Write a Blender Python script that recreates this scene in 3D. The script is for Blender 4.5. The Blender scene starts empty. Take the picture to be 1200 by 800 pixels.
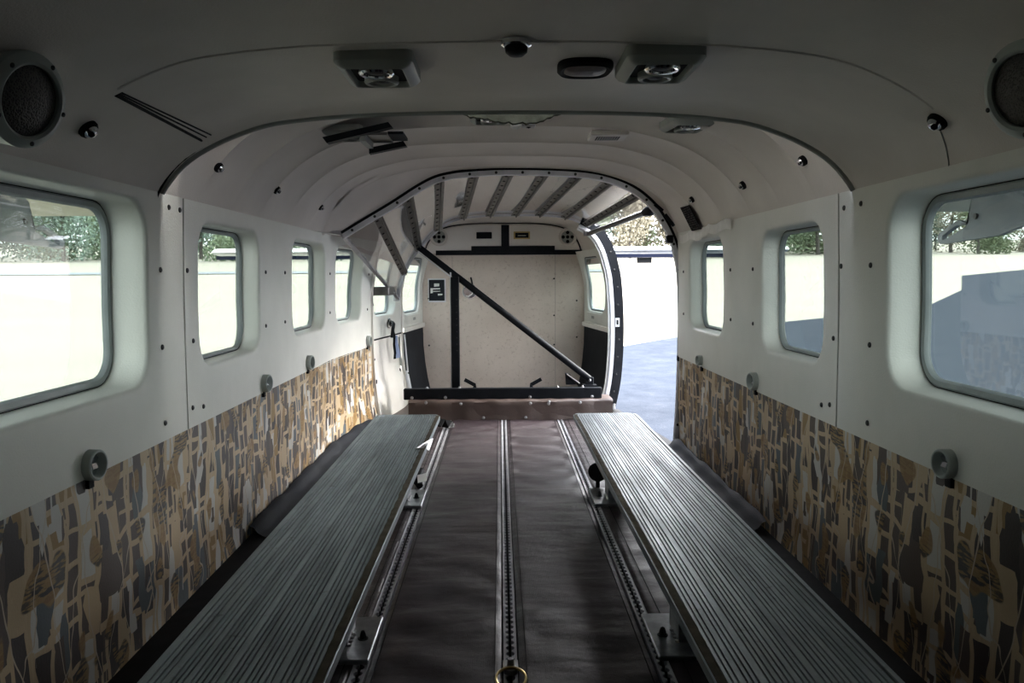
import bpy, math, random
from mathutils import Vector, Matrix
random.seed(7)
R = math.radians
sc = bpy.context.scene
COL = sc.collection

# ------------------------------------------------------------------ camera
cam_d = bpy.data.cameras.new('camera')
cam = bpy.data.objects.new('camera', cam_d); COL.objects.link(cam)
cam_d.sensor_width = 36.0
cam_d.lens = 960.0 / 1200.0 * 36.0
cam_d.clip_start = 0.05; cam_d.clip_end = 2000
def set_cam(loc, yaw, pitch, roll):
    f = Vector((math.sin(yaw)*math.cos(pitch), math.cos(yaw)*math.cos(pitch), math.sin(pitch)))
    r0 = Vector((math.cos(yaw), -math.sin(yaw), 0)); u0 = r0.cross(f)
    c, s = math.cos(roll), math.sin(roll)
    r = c*r0 - s*u0; u = s*r0 + c*u0
    m = Matrix((r, u, -f)).transposed().to_4x4(); m.translation = Vector(loc)
    cam.matrix_world = m
set_cam((-.022, 0, .76), R(.8057), R(-4.472), R(.35))
sc.camera = cam

# ------------------------------------------------------------------ daylight
w = bpy.data.worlds.new('sky'); sc.world = w; w.use_nodes = True
wn = w.node_tree.nodes; wl = w.node_tree.links
for n in list(wn): wn.remove(n)
wo = wn.new('ShaderNodeOutputWorld'); bg = wn.new('ShaderNodeBackground')
tc = wn.new('ShaderNodeTexCoord'); sep = wn.new('ShaderNodeSeparateXYZ')
rp = wn.new('ShaderNodeValToRGB')
rp.color_ramp.elements[0].position = 0.0; rp.color_ramp.elements[0].color = (.62, .66, .70, 1)
rp.color_ramp.elements[1].position = .35; rp.color_ramp.elements[1].color = (1.0, .975, 1.0, 1)
e = rp.color_ramp.elements.new(1.0); e.color = (.70, .82, 1.0, 1)
wl.new(tc.outputs['Generated'], sep.inputs[0]); wl.new(sep.outputs['Z'], rp.inputs[0])
wl.new(rp.outputs[0], bg.inputs[0]); bg.inputs[1].default_value = 9.0
wl.new(bg.outputs[0], wo.inputs[0])
sd = bpy.data.lights.new('sun', 'SUN'); sd.energy = 14.0; sd.angle = R(50.0); sd.color = (1, .96, .88)
sun = bpy.data.objects.new('sun', sd); COL.objects.link(sun)
sun.rotation_euler = Vector((1.0, .30, .85)).to_track_quat('Z', 'Y').to_euler()
sc.view_settings.view_transform = 'Standard'; sc.view_settings.look = 'None'
sc.view_settings.gamma = 1.0; sc.view_settings.use_curve_mapping = False
sc.view_settings.exposure = 1.0
sc.cycles.max_bounces = 12; sc.cycles.diffuse_bounces = 6; sc.cycles.glossy_bounces = 5
sc.cycles.transparent_max_bounces = 16
sc.cycles.use_denoising = True
sc.cycles.sample_clamp_indirect = 6.0

# ------------------------------------------------------------------ materials
class NT:
    def __init__(s, name):
        s.m = bpy.data.materials.new(name); s.m.use_nodes = True
        s.n = s.m.node_tree.nodes; s.l = s.m.node_tree.links
        s.p = s.n['Principled BSDF']; s.o = s.n['Material Output']
        s._tc = None
    def co(s, scale=(1, 1, 1), kind='Object', rot=(0, 0, 0)):
        if s._tc is None: s._tc = s.n.new('ShaderNodeTexCoord')
        m = s.n.new('ShaderNodeMapping'); m.inputs['Scale'].default_value = scale
        m.inputs['Rotation'].default_value = rot
        s.l.new(s._tc.outputs[kind], m.inputs[0]); return m.outputs[0]
    def noise(s, vec, scale=5, detail=3, rough=.55):
        t = s.n.new('ShaderNodeTexNoise'); s.l.new(vec, t.inputs['Vector'])
        t.inputs['Scale'].default_value = scale; t.inputs['Detail'].default_value = detail
        t.inputs['Roughness'].default_value = rough; return t.outputs['Fac']
    def ramp(s, fac, stops, const=False):
        r = s.n.new('ShaderNodeValToRGB'); cr = r.color_ramp
        if const: cr.interpolation = 'CONSTANT'
        while len(cr.elements) > len(stops): cr.elements.remove(cr.elements[-1])
        while len(cr.elements) < len(stops): cr.elements.new(1)
        for el, (p, c) in zip(cr.elements, stops):
            el.position = p; el.color = (*c, 1) if len(c) == 3 else c
        s.l.new(fac, r.inputs[0]); return r.outputs[0]
    def mix(s, fac, a, b):
        x = s.n.new('ShaderNodeMix'); x.data_type = 'RGBA'
        for k, v in ((0, fac), (6, a), (7, b)):
            if isinstance(v, (int, float)): x.inputs[k].default_value = v
            elif isinstance(v, tuple): x.inputs[k].default_value = (*v, 1)
            else: s.l.new(v, x.inputs[k])
        return x.outputs[2]
    def math(s, op, a, b=None):
        x = s.n.new('ShaderNodeMath'); x.operation = op
        for k, v in ((0, a), (1, b)):
            if v is None: continue
            if isinstance(v, (int, float)): x.inputs[k].default_value = v
            else: s.l.new(v, x.inputs[k])
        return x.outputs[0]
    def bump(s, h, dist=.001, strength=1.0):
        b = s.n.new('ShaderNodeBump'); b.inputs['Distance'].default_value = dist
        b.inputs['Strength'].default_value = strength
        s.l.new(h, b.inputs['Height']); s.l.new(b.outputs[0], s.p.inputs['Normal'])
    def set(s, **k):
        for a, v in k.items():
            i = s.p.inputs[{'color': 'Base Color', 'rough': 'Roughness', 'metal': 'Metallic', 'spec': 'Specular IOR Level',
                            'sheen': 'Sheen Weight', 'coat': 'Coat Weight'}[a]]
            if isinstance(v, (int, float)): i.default_value = v
            elif isinstance(v, tuple): i.default_value = (*v, 1)
            else: s.l.new(v, i)
        return s

def mottled(name, c1, c2, scale=6, rough=.6, bump=.0005, bscale=300, metal=0, spec=.5):
    t = NT(name); v = t.co()
    t.set(color=t.ramp(t.noise(v, scale, 5), [(.35, c1), (.68, c2)]), rough=rough, metal=metal, spec=spec)
    if bump: t.bump(t.noise(v, bscale, 2), bump)
    return t.m

M = {}
M['liner'] = mottled('headliner_vinyl', (.60, .55, .505), (.70, .645, .595), 3.5, .55, .0006, 260)
M['panel'] = mottled('side_panel_vinyl', (.695, .69, .637), (.775, .765, .712), 4, .5, .0006, 240)
M['door_paint'] = mottled('door_paint', (.72, .68, .64), (.80, .76, .71), 4, .45, .0002, 90)
M['black'] = mottled('black_paint', (.004, .005, .007), (.009, .010, .013), 20, .5, .0002, 150, 0, .14)
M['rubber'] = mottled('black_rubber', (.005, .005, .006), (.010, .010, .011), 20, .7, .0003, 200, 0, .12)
M['dark_panel'] = mottled('dark_grey_vinyl', (.008, .010, .014), (.015, .017, .023), 8, .7, .0004, 250, 0, .15)
M['steel'] = mottled('bolt_steel', (.35, .35, .36), (.55, .55, .56), 30, .35, 0, metal=1)
M['chrome'] = mottled('chrome', (.62, .63, .65), (.75, .76, .78), 10, .12, 0, metal=1)
M['brass'] = mottled('brass', (.45, .33, .14), (.6, .45, .2), 10, .3, 0, metal=1)
M['alu'] = mottled('aluminium', (.42, .42, .44), (.60, .60, .62), 15, .35, .0001, 80, metal=.85)
M['alu_white'] = mottled('painted_aluminium', (.55, .55, .58), (.70, .70, .74), 12, .4, .0001, 80, metal=.2)
M['track'] = mottled('track_metal', (.30, .30, .33), (.44, .44, .47), 15, .38, .0001, 80, metal=.35)
M['foam'] = mottled('olive_foam', (.045, .047, .034), (.085, .086, .064), 40, .95, .0012, 90, 0, .05)
M['slat'] = mottled('door_slat_metal', (.08, .076, .072), (.15, .142, .135), 18, .38, .0001, 80, metal=.7)
M['plate'] = mottled('mount_plate_metal', (.20, .21, .22), (.34, .35, .36), 25, .4, .0002, 120, metal=.8)
M['screw'] = mottled('screw_black_oxide', (.02, .02, .02), (.05, .05, .05), 30, .4, 0, metal=.6)
M['seal'] = mottled('window_seal_grey', (.28, .31, .31), (.34, .37, .37), 12, .5, 0)
M['tape'] = mottled('white_tape', (.80, .78, .75), (.92, .90, .87), 25, .6, .0004, 60)
M['white'] = mottled('white_plastic', (.6, .6, .58), (.75, .75, .73), 12, .4, 0)
M['bezel'] = mottled('grey_plastic_bezel', (.25, .26, .235), (.31, .32, .295), 10, .45, .0002, 300)
M['ring'] = mottled('grey_green_ring', (.38, .415, .395), (.46, .50, .475), 10, .4, 0)
M['blue'] = mottled('blue_strap', (.22, .28, .45), (.30, .36, .55), 10, .6, .0003, 300)
M['red'] = mottled('brown_residue', (.075, .064, .047), (.12, .104, .078), 30, .9, .0006, 60, 0, .1)

t = NT('bulkhead_board'); v = t.co()
c = t.ramp(t.noise(v, 3, 5), [(.3, (.54, .46, .40)), (.7, (.66, .57, .50))])
c = t.mix(t.ramp(t.noise(v, 55, 4, .7), [(.56, (0, 0, 0)), (.70, (.55, .55, .55))]), c, (.34, .26, .21))
t.set(color=c, rough=.55, spec=.35); t.bump(t.noise(v, 180, 3), .0006); M['board'] = t.m

# dark woven floor vinyl, wrinkled and scuffed
t = NT('floor_vinyl'); v = t.co()
c = t.ramp(t.noise(v, 3, 5), [(.3, (.016, .0095, .0125)), (.7, (.032, .020, .0245))])
c = t.mix(t.ramp(t.noise(t.co((1, .35, 1)), 14, 6, .7), [(.56, (0, 0, 0)), (.8, (.45, .45, .45))]), c, (.075, .056, .054))
ck = t.n.new('ShaderNodeTexChecker'); ck.inputs['Scale'].default_value = 420
t.l.new(t.co(rot=(0, 0, .785)), ck.inputs['Vector'])
h = t.math('ADD', t.math('MULTIPLY', ck.outputs['Fac'], .35), t.math('ADD', t.math('MULTIPLY', t.noise(v, 40, 3), 1.6), t.math('MULTIPLY', t.noise(t.co((3.2, 8.5, 1)), 1.5, 1.5), 9.0)))
t.set(color=c, rough=t.ramp(t.noise(v, 8, 4), [(.3, (.36, .36, .36)), (.7, (.54, .54, .54))]), spec=.36)
t.bump(h, .0009); M['floor'] = t.m
t = NT('brown_vinyl'); v = t.co()
c = t.ramp(t.noise(v, 5, 5), [(.3, (.050, .033, .028)), (.7, (.085, .058, .050))])
t.set(color=c, rough=.5); t.bump(t.noise(v, 60, 4), .0012); M['brown'] = t.m

# worn ribbed aluminium treads
t = NT('tread_aluminium'); v = t.co((1, .12, 1))
c = t.ramp(t.noise(v, 26, 6, .7), [(.30, (.15, .175, .182)), (.55, (.27, .312, .325)), (.75, (.37, .42, .435))])
c = t.mix(t.ramp(t.noise(t.co(), 34, 4, .7), [(.62, (0, 0, 0)), (.74, (.7, .7, .7))]), c, (.06, .055, .05))
t.set(color=c, rough=t.ramp(t.noise(v, 30, 4), [(.3, (.42, .42, .42)), (.7, (.58, .58, .58))]), metal=.8)
t.bump(t.noise(t.co(), 120, 3), .0004); M['tread'] = t.m
t = NT('groove_dirt'); t.set(color=(.11, .11, .115), rough=.7, metal=.4); M['groove'] = t.m

# clear polycarbonate roll door, faintly tinted and glossy
def clear(name, tint, gloss, rough):
    t = NT(name); n, l = t.n, t.l; n.remove(t.p)
    tr = n.new('ShaderNodeBsdfTransparent'); tr.inputs[0].default_value = (*tint, 1)
    gl = n.new('ShaderNodeBsdfGlossy'); gl.inputs['Roughness'].default_value = rough
    gl.inputs[0].default_value = (.9, .92, .95, 1)
    mx = n.new('ShaderNodeMixShader'); lw = n.new('ShaderNodeLayerWeight'); lw.inputs[0].default_value = .35
    mm = t.math('MULTIPLY', lw.outputs['Facing'], gloss)
    mm = t.math('ADD', mm, .02)
    l.new(mm, mx.inputs[0]); l.new(tr.outputs[0], mx.inputs[1]); l.new(gl.outputs[0], mx.inputs[2])
    l.new(mx.outputs[0], t.o.inputs[0]); return t.m
M['pane'] = clear('tinted_acrylic', (.47, .505, .487), .06, .02)
M['sheet'] = clear('clear_polycarbonate', (.80, .80, .80), .9, .05)
M['pouch'] = clear('clear_plastic', (.62, .58, .64), 1.6, .3)

# printed collage vinyl
t = NT('printed_vinyl')
def yz(scale, dist=.0, dscale=6):
    v = t.co((0, 1, 1))
    if dist:
        nz = t.n.new('ShaderNodeTexNoise'); nz.inputs['Scale'].default_value = dscale; nz.inputs['Detail'].default_value = 2
        t.l.new(v, nz.inputs['Vector'])
        s1 = t.n.new('ShaderNodeVectorMath'); s1.operation = 'SUBTRACT'; t.l.new(nz.outputs['Color'], s1.inputs[0]); s1.inputs[1].default_value = (.5, .5, .5)
        s2 = t.n.new('ShaderNodeVectorMath'); s2.operation = 'SCALE'; t.l.new(s1.outputs[0], s2.inputs[0]); s2.inputs[3].default_value = dist
        s3 = t.n.new('ShaderNodeVectorMath'); t.l.new(v, s3.inputs[0]); t.l.new(s2.outputs[0], s3.inputs[1]); v = s3.outputs[0]
    sx = t.n.new('ShaderNodeSeparateXYZ'); t.l.new(v, sx.inputs[0])
    cx = t.n.new('ShaderNodeCombineXYZ')
    t.l.new(sx.outputs['Z'], cx.inputs[0]); t.l.new(sx.outputs['Y'], cx.inputs[1])
    m = t.n.new('ShaderNodeMapping'); m.inputs['Scale'].default_value = scale; t.l.new(cx.outputs[0], m.inputs[0])
    return m.outputs[0]
def brick(vec, bw, rh, mortar, off=.5):
    b = t.n.new('ShaderNodeTexBrick'); t.l.new(vec, b.inputs['Vector'])
    b.inputs['Color1'].default_value = (0, 0, 0, 1); b.inputs['Color2'].default_value = (1, 1, 1, 1)
    b.inputs['Mortar'].default_value = (0, 0, 0, 1); b.inputs['Scale'].default_value = 1
    b.inputs['Mortar Size'].default_value = mortar; b.inputs['Mortar Smooth'].default_value = 0
    b.inputs['Brick Width'].default_value = bw; b.inputs['Row Height'].default_value = rh
    b.offset = off; b.squash = .7; b.squash_frequency = 3
    return b.outputs['Color'], b.outputs['Fac']
TAN = (.50, .38, .235); TAUPE = (.080, .058, .048); DK = (.040, .030, .028); BLU = (.085, .105, .120); PAL = (.56, .55, .52); OCH = (.29, .18, .06)
fib = t.noise(t.co((1, 60, 4)), 3, 3)
tan = t.mix(fib, (.43, .32, .19), (.60, .465, .30))
b1c, b1f = brick(yz((1, 1, 1), .065, 6), .108, .049, .0066)
lay1 = t.ramp(b1c, [(0, TAUPE), (.22, DK), (.38, BLU), (.48, TAUPE), (.62, PAL), (.74, DK), (.84, OCH), (.92, TAN)], True)
col = t.mix(b1f, lay1, tan)
# tan cut-outs
b3c, b3f = brick(yz((1, 1, 1), .10, 5), .17, .115, .0050, .37)
col = t.mix(b3f, col, tan)
vo = t.n.new('ShaderNodeTexVoronoi'); vo.distance = 'CHEBYCHEV'; vo.inputs['Scale'].default_value = 1
vo.inputs['Randomness'].default_value = .9
t.l.new(yz((11, 26, 1), .02, 12), vo.inputs['Vector'])
vs = t.n.new('ShaderNodeSeparateColor'); t.l.new(vo.outputs['Color'], vs.inputs[0])
lay2 = t.ramp(vs.outputs[0], [(0, PAL), (.24, TAUPE), (.46, BLU), (.56, OCH), (.68, TAN), (.82, DK)], True)
col = t.mix(t.ramp(vs.outputs[1], [(0, (1, 1, 1)), (.33, (0, 0, 0))], True), col, lay2)
# ochre patches with dark brush streaks
pm = t.ramp(t.noise(yz((9, 11, 1)), 1, 1), [(.585, (0, 0, 0)), (.60, (1, 1, 1))])
st = t.ramp(t.noise(yz((150, 26, 1), .02, 12), 1, 2), [(.46, (0, 0, 0)), (.53, (1, 1, 1))])
st2 = t.ramp(t.noise(yz((3, 3, 1)), 3, 1), [(.5, (.24, .13, .04)), (.51, (.012, .010, .010))], True)
col = t.mix(t.math('MULTIPLY', pm, .9), col, t.mix(st, OCH, st2))
# thin wandering thread lines
for k, (fr, dd, tilt) in enumerate(((9.0, .10, .25), (6.3, .16, -.35))):
    sx = t.n.new('ShaderNodeSeparateXYZ'); t.l.new(yz((1, 1, 1), dd, 5 + 2*k), sx.inputs[0])
    q = t.math('ADD', t.math('MULTIPLY', sx.outputs['Y'], fr), t.math('MULTIPLY', sx.outputs['X'], tilt*fr))
    q = t.math('ABSOLUTE', t.math('SUBTRACT', t.math('FRACT', q), .5))
    ln = t.math('LESS_THAN', q, .010*fr/9*1.3)
    col = t.mix(ln, col, (.50, .42, .32))
t.set(color=col, rough=.5); t.bump(t.noise(t.co(), 220, 2), .0005)
M['print'] = t.m

t = NT('speaker_mesh'); v = t.co()
vo = t.n.new('ShaderNodeTexVoronoi'); vo.inputs['Scale'].default_value = 330; t.l.new(v, vo.inputs['Vector'])
t.set(color=t.ramp(vo.outputs['Distance'], [(.25, (.004, .004, .004)), (.5, (.05, .045, .04))]), rough=.5, metal=.3)
t.bump(vo.outputs['Distance'], .0008); M['mesh'] = t.m

t = NT('placard_print')
lines = t.n.new('ShaderNodeTexWave'); lines.inputs['Scale'].default_value = 40; lines.bands_direction = 'Z'
t.l.new(t.co(), lines.inputs['Vector'])
mk = t.math('MULTIPLY', t.math('GREATER_THAN', lines.outputs['Fac'], .62), t.math('GREATER_THAN', t.noise(t.co((1, 1, 1)), 70, 2), .50))
t.set(color=t.mix(mk, (.012, .010, .010), (.09, .085, .08)), rough=.9, spec=.05); M['placard'] = t.m

# outdoors
t = NT('dry_grass'); v = t.co()
c = t.ramp(t.noise(t.co((.25, 1, 1)), .35, 6, .6), [(.3, (.215, .193, .155)), (.7, (.24, .218, .18))])
t.set(color=c, rough=.95, spec=.1); M['grass'] = t.m
t = NT('worn_asphalt'); v = t.co()
c = t.ramp(t.noise(v, 3.0, 8, .75), [(.32, (.028, .032, .040)), (.62, (.039, .0435, .053)), (.72, (.055, .055, .060))])
t.set(color=c, rough=1.0, spec=.0); t.bump(t.noise(v, 40, 4), .004); M['asphalt'] = t.m
t = NT('pale_runway'); t.set(color=t.ramp(t.noise(t.co(), 1, 4), [(.3, (.11, .12, .13)), (.7, (.13, .14, .15))]), rough=.9); M['runway'] = t.m
def leaf(name, a, b):
    t = NT(name); t.set(color=t.ramp(t.noise(t.co(), 1.1, 4), [(.35, a), (.65, b)]), rough=1.0, spec=0.); return t.m
M['leaf_dark'] = leaf('pine_foliage', (.09, .125, .10), (.16, .20, .16))
M['leaf_mid'] = leaf('spring_foliage', (.13, .165, .10), (.20, .235, .15))
M['leaf_pale'] = leaf('budding_foliage', (.15, .138, .10), (.21, .19, .145))
M['bark'] = mottled('bark', (.05, .045, .04), (.08, .07, .06), 6, .9, 0)
M['aircraft'] = mottled('aircraft_white', (.72, .72, .72), (.80, .80, .80), 1, .35, 0)
M['aircraft_blue'] = mottled('aircraft_blue', (.006, .008, .016), (.010, .012, .022), 1, 1.0, 0, spec=0.)
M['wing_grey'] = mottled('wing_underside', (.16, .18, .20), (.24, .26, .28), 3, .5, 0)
M['flap'] = mottled('flap_cream', (.62, .58, .42), (.72, .68, .52), 3, .5, 0)

# ------------------------------------------------------------------ mesh helpers
class MB:
    def __init__(s): s.v = []; s.f = []; s.mi = []
    def add(s, vs, fs, mi=0):
        k = len(s.v); s.v += [tuple(p) for p in vs]; s.f += [tuple(i+k for i in f) for f in fs]; s.mi += [mi]*len(fs); return s
    def box(s, a, b, bev=0, mi=0):
        (x0, y0, z0), (x1, y1, z1) = a, b
        x0, x1 = min(x0, x1), max(x0, x1); y0, y1 = min(y0, y1), max(y0, y1); z0, z1 = min(z0, z1), max(z0, z1)
        if not bev:
            s.add([(x0,y0,z0),(x1,y0,z0),(x1,y1,z0),(x0,y1,z0),(x0,y0,z1),(x1,y0,z1),(x1,y1,z1),(x0,y1,z1)],
                  [(0,3,2,1),(4,5,6,7),(0,1,5,4),(1,2,6,5),(2,3,7,6),(3,0,4,7)], mi)
        else:
            L = []
            for z, g in ((z0, bev), (z0+bev, 0), (z1-bev, 0), (z1, bev)):
                L.append([(x0+g+bev*(g==0), y0+g, z), (x1-g-bev*(g==0), y0+g, z), (x1-g, y0+g+bev*(g==0), z), (x1-g, y1-g-bev*(g==0), z),
                          (x1-g-bev*(g==0), y1-g, z), (x0+g+bev*(g==0), y1-g, z), (x0+g, y1-g-bev*(g==0), z), (x0+g, y0+g+bev*(g==0), z)])
            s.loft(L, True, True, True, mi)
        return s
    def loft(s, rings, closed=True, cap0=False, cap1=False, mi=0):
        n = len(rings[0]); vs = [p for r in rings for p in r]; fs = []
        for i in range(len(rings)-1):
            for j in range(n if closed else n-1):
                a = i*n+j; b = i*n+(j+1) % n
                fs.append((a, b, b+n, a+n))
        if cap0: fs.append(tuple(range(n))[::-1])
        if cap1: fs.append(tuple((len(rings)-1)*n+j for j in range(n)))
        return s.add(vs, fs, mi)
    def tube(s, pts, r, n=10, cap=True, mi=0, flat=None):
        pts = [Vector(p) for p in pts]; rings = []; prev = None
        for i, p in enumerate(pts):
            d = (pts[min(i+1, len(pts)-1)] - pts[max(i-1, 0)]).normalized()
            if prev is None:
                up = Vector((0, 0, 1)) if abs(d.z) < .9 else Vector((1, 0, 0))
                prev = (up - d*up.dot(d)).normalized()
            prev = (prev - d*prev.dot(d)).normalized(); q = d.cross(prev)
            rr = r[i] if isinstance(r, (list, tuple)) else r
            a2 = rr*(flat or 1)
            rings.append([p + prev*math.cos(2*math.pi*k/n)*a2 + q*math.sin(2*math.pi*k/n)*rr for k in range(n)])
        return s.loft(rings, True, cap, cap, mi)
    def ribbon(s, pts, nrm, wdt, th, mi=0):
        """flat strap along pts, width along cross(dir, nrm)"""
        pts = [Vector(p) for p in pts]; rings = []
        for i, p in enumerate(pts):
            d = (pts[min(i+1, len(pts)-1)] - pts[max(i-1, 0)]).normalized()
            nn = Vector(nrm[i] if isinstance(nrm[0], (tuple, list, Vector)) else nrm)
            nn = (nn - d*nn.dot(d)).normalized(); q = d.cross(nn)
            rings.append([p+q*wdt/2+nn*th/2, p-q*wdt/2+nn*th/2, p-q*wdt/2-nn*th/2, p+q*wdt/2-nn*th/2])
        return s.loft(rings, True, True, True, mi)
    def lathe(s, prof, c, axis, n=20, mi=0, cap=False):
        """prof: (radius, height along axis)"""
        a = Vector(axis).normalized(); u = a.orthogonal().normalized(); q = a.cross(u); c = Vector(c)
        rings = [[c + a*h + (u*math.cos(2*math.pi*k/n)+q*math.sin(2*math.pi*k/n))*max(r, 1e-5) for k in range(n)] for r, h in prof]
        return s.loft(rings, True, cap, True, mi)
    def prism(s, poly, off, mi=0):
        """extrude polygon (3D points) by vector off"""
        off = Vector(off); a = [Vector(p) for p in poly]; b = [p+off for p in a]
        return s.loft([a, b], True, True, True, mi)
def mesh(name, mb, mats, smooth=35, origin=(0, 0, 0)):
    me = bpy.data.meshes.new(name)
    o = Vector(origin)
    me.from_pydata([tuple(Vector(p)-o) for p in mb.v], [], mb.f)
    for m in (mats if isinstance(mats, (list, tuple)) else [mats]): me.materials.append(M[m])
    if any(mb.mi): me.polygons.foreach_set('material_index', mb.mi)
    me.validate(); me.update()
    import bmesh
    bm = bmesh.new(); bm.from_mesh(me); bmesh.ops.remove_doubles(bm, verts=bm.verts, dist=1e-5)
    bmesh.ops.recalc_face_normals(bm, faces=bm.faces); bm.to_mesh(me); bm.free()
    if smooth:
        me.polygons.foreach_set('use_smooth', [True]*len(me.polygons)); me.set_sharp_from_angle(angle=R(smooth))
    return me
ORG = {}
def tag(o, label=None, cat=None, group=None, kind=None):
    if label: o['label'] = label
    if cat: o['category'] = cat
    if group: o['group'] = group
    if kind: o['kind'] = kind
    return o
def thing(name, loc, label, cat, group=None, kind=None):
    o = bpy.data.objects.new(name, None); o.empty_display_size = .05; o.location = loc; COL.objects.link(o)
    ORG[o] = Vector(loc); return tag(o, label, cat, group, kind)
def part(name, mb, mats, parent=None, smooth=35, label=None, at=None):
    """mesh given in world coordinates, as a child of parent"""
    org = ORG.get(parent, Vector((0, 0, 0))) if parent else Vector(at or (0, 0, 0))
    o = bpy.data.objects.new(name, mesh(name, mb, mats, smooth, org)); COL.objects.link(o)
    if parent: o.parent = parent
    else: o.location = org
    ORG[o] = org
    if label: o['label'] = label
    return o
def inst(name, me, parent, loc, rot=None):
    o = bpy.data.objects.new(name, me); COL.objects.link(o); o.parent = parent
    m = (rot.to_4x4() if rot else Matrix.Identity(4)); m.translation = Vector(loc) - ORG.get(parent, Vector())
    o.matrix_basis = m; ORG[o] = Vector(loc); return o
def rot_to(n):
    return Vector((0, 0, 1)).rotation_difference(Vector(n)).to_matrix()
def lerp(a, b, t): return a+(b-a)*t
def smooth01(t): t = max(0., min(1., t)); return t*t*(3-2*t)
def pw(x, pts):
    if x <= pts[0][0]: return pts[0][1]
    for (a, b), (c, d) in zip(pts, pts[1:]):
        if x <= c: return b+(d-b)*(x-a)/(c-a)
    return pts[-1][1]

# ------------------------------------------------------------------ fuselage shape
BELT, WT = .405, .948       # trim belt line, top of the side panels
YF, YA, YD0, YD1, YB = -.95, 3.62, 3.62, 4.70, 5.60
def W(y): return pw(y, [(3.62, .765), (4.32, .705), (4.70, .648), (5.60, .550)])
def wx(y, z):
    a = smooth01((y-3.62)/1.0)
    return W(y) - .008*max(0, (z-.7)/.25) - a*(.045*max(0, (.4-z)/.4)**2 + .045*max(0, (z-.65)/.25)**2)
def resample(pts, n=28):
    # smooth the half profile and sample evenly
    P = [Vector((p[0], p[1])) for p in pts]; out = []
    def cr(p0, p1, p2, p3, t):
        return .5*((2*p1)+(-p0+p2)*t+(2*p0-5*p1+4*p2-p3)*t*t+(-p0+3*p1-3*p2+p3)*t**3)
    m = Vector((-P[1].x, P[1].y)); ext = [m]+P+[P[-1]*2-P[-2]]
    fine = []
    for i in range(1, len(ext)-2):
        for k in range(12): fine.append(cr(ext[i-1], ext[i], ext[i+1], ext[i+2], k/12))
    fine.append(P[-1]); L = [0]
    for a, b in zip(fine, fine[1:]): L.append(L[-1]+(b-a).length)
    for k in range(n+1):
        s = L[-1]*k/n; j = 0
        while j < len(L)-2 and L[j+1] < s: j += 1
        tt = (s-L[j])/max(1e-9, L[j+1]-L[j]); out.append(fine[j].lerp(fine[j+1], tt))
    return out
PF = resample([(0, 1.127), (.30, 1.122), (.48, 1.108), (.56, 1.090), (.64, 1.058), (.70, 1.022), (.736, .985), (.756, .955), (.768, .925)])
PN = resample([(0, 1.22), (.30, 1.21), (.46, 1.175), (.56, 1.125), (.64, 1.06), (.70, 1.012), (.735, .975), (.756, .955), (.768, .925)])
PL = resample([(0, 1.222), (.30, 1.214), (.45, 1.188), (.56, 1.150), (.65, 1.092), (.71, 1.03), (.740, .985), (.756, .955), (.768, .925)])
PS1 = resample([(0, 1.275), (.30, 1.265), (.48, 1.235), (.60, 1.185), (.69, 1.115), (.74, 1.04), (.762, .98), (.764, .92)])
PS2 = resample([(0, 1.150), (.25, 1.143), (.40, 1.115), (.50, 1.065), (.555, 1.000), (.590, .93), (.607, .88), (.612, .84)])
PS3 = resample([(0, 1.128), (.25, 1.124), (.40, 1.100), (.475, 1.055), (.520, .985), (.535, .93), (.545, .88), (.545, .84)])
RIDGE = [1.83, 2.03, 2.28, 2.55, 2.86, 3.17, 3.45]
def liner_pt(y, s):
    """headliner surface; s in -1..1 from left to right, returns point"""
    sg = 1 if s >= 0 else -1; q = abs(s)*28; i = min(27, int(q)); f = q-i
    g = lambda P: P[i].lerp(P[i+1], f)
    if y <= 1.345: p = g(PF).lerp(g(PN), min(1.0, (1.345-y)/1.15))
    elif y <= 1.82: p = g(PF)
    else:
        p = g(PL); d = (g(PL) if i else Vector((0, 1)))
        off = 0
        for a, b in zip(RIDGE, RIDGE[1:]):
            if a <= y < b: off = .030*abs(math.sin(math.pi*(y-a)/(b-a)))**.7
        if y >= RIDGE[-1]: off = .022*smooth01((y-RIDGE[-1])/.12)
        t2 = P_n(PL, i); fade = smooth01((1-abs(s)-.03)/.20)
        p = p + t2*off*fade
    return Vector((sg*p.x, y, p.y))
def P_n(P, i):
    a, b = P[max(0, i-1)], P[min(28, i+1)]; d = (b-a).normalized(); n = Vector((-d.y, d.x))
    return n if n.y > 0 or i > 20 and n.x > 0 else -n
def liner_n(y, s):
    e = .01; a = liner_pt(y, min(1, s+e))-liner_pt(y, max(-1, s-e)); n = a.cross(Vector((0, 1, 0))).normalized()
    return n if n.z < 0 else -n     # points into the cabin
def skin_pt(y, s):
    sg = 1 if s >= 0 else -1; q = abs(s)*28; i = min(27, int(q)); f = q-i
    g = lambda P: P[i].lerp(P[i+1], f)
    p = g(PS1).lerp(g(PS2), (y-3.62)/1.08) if y <= 4.70 else g(PS2).lerp(g(PS3), (y-4.70)/.90)
    return Vector((sg*p.x, y, p.y))

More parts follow.
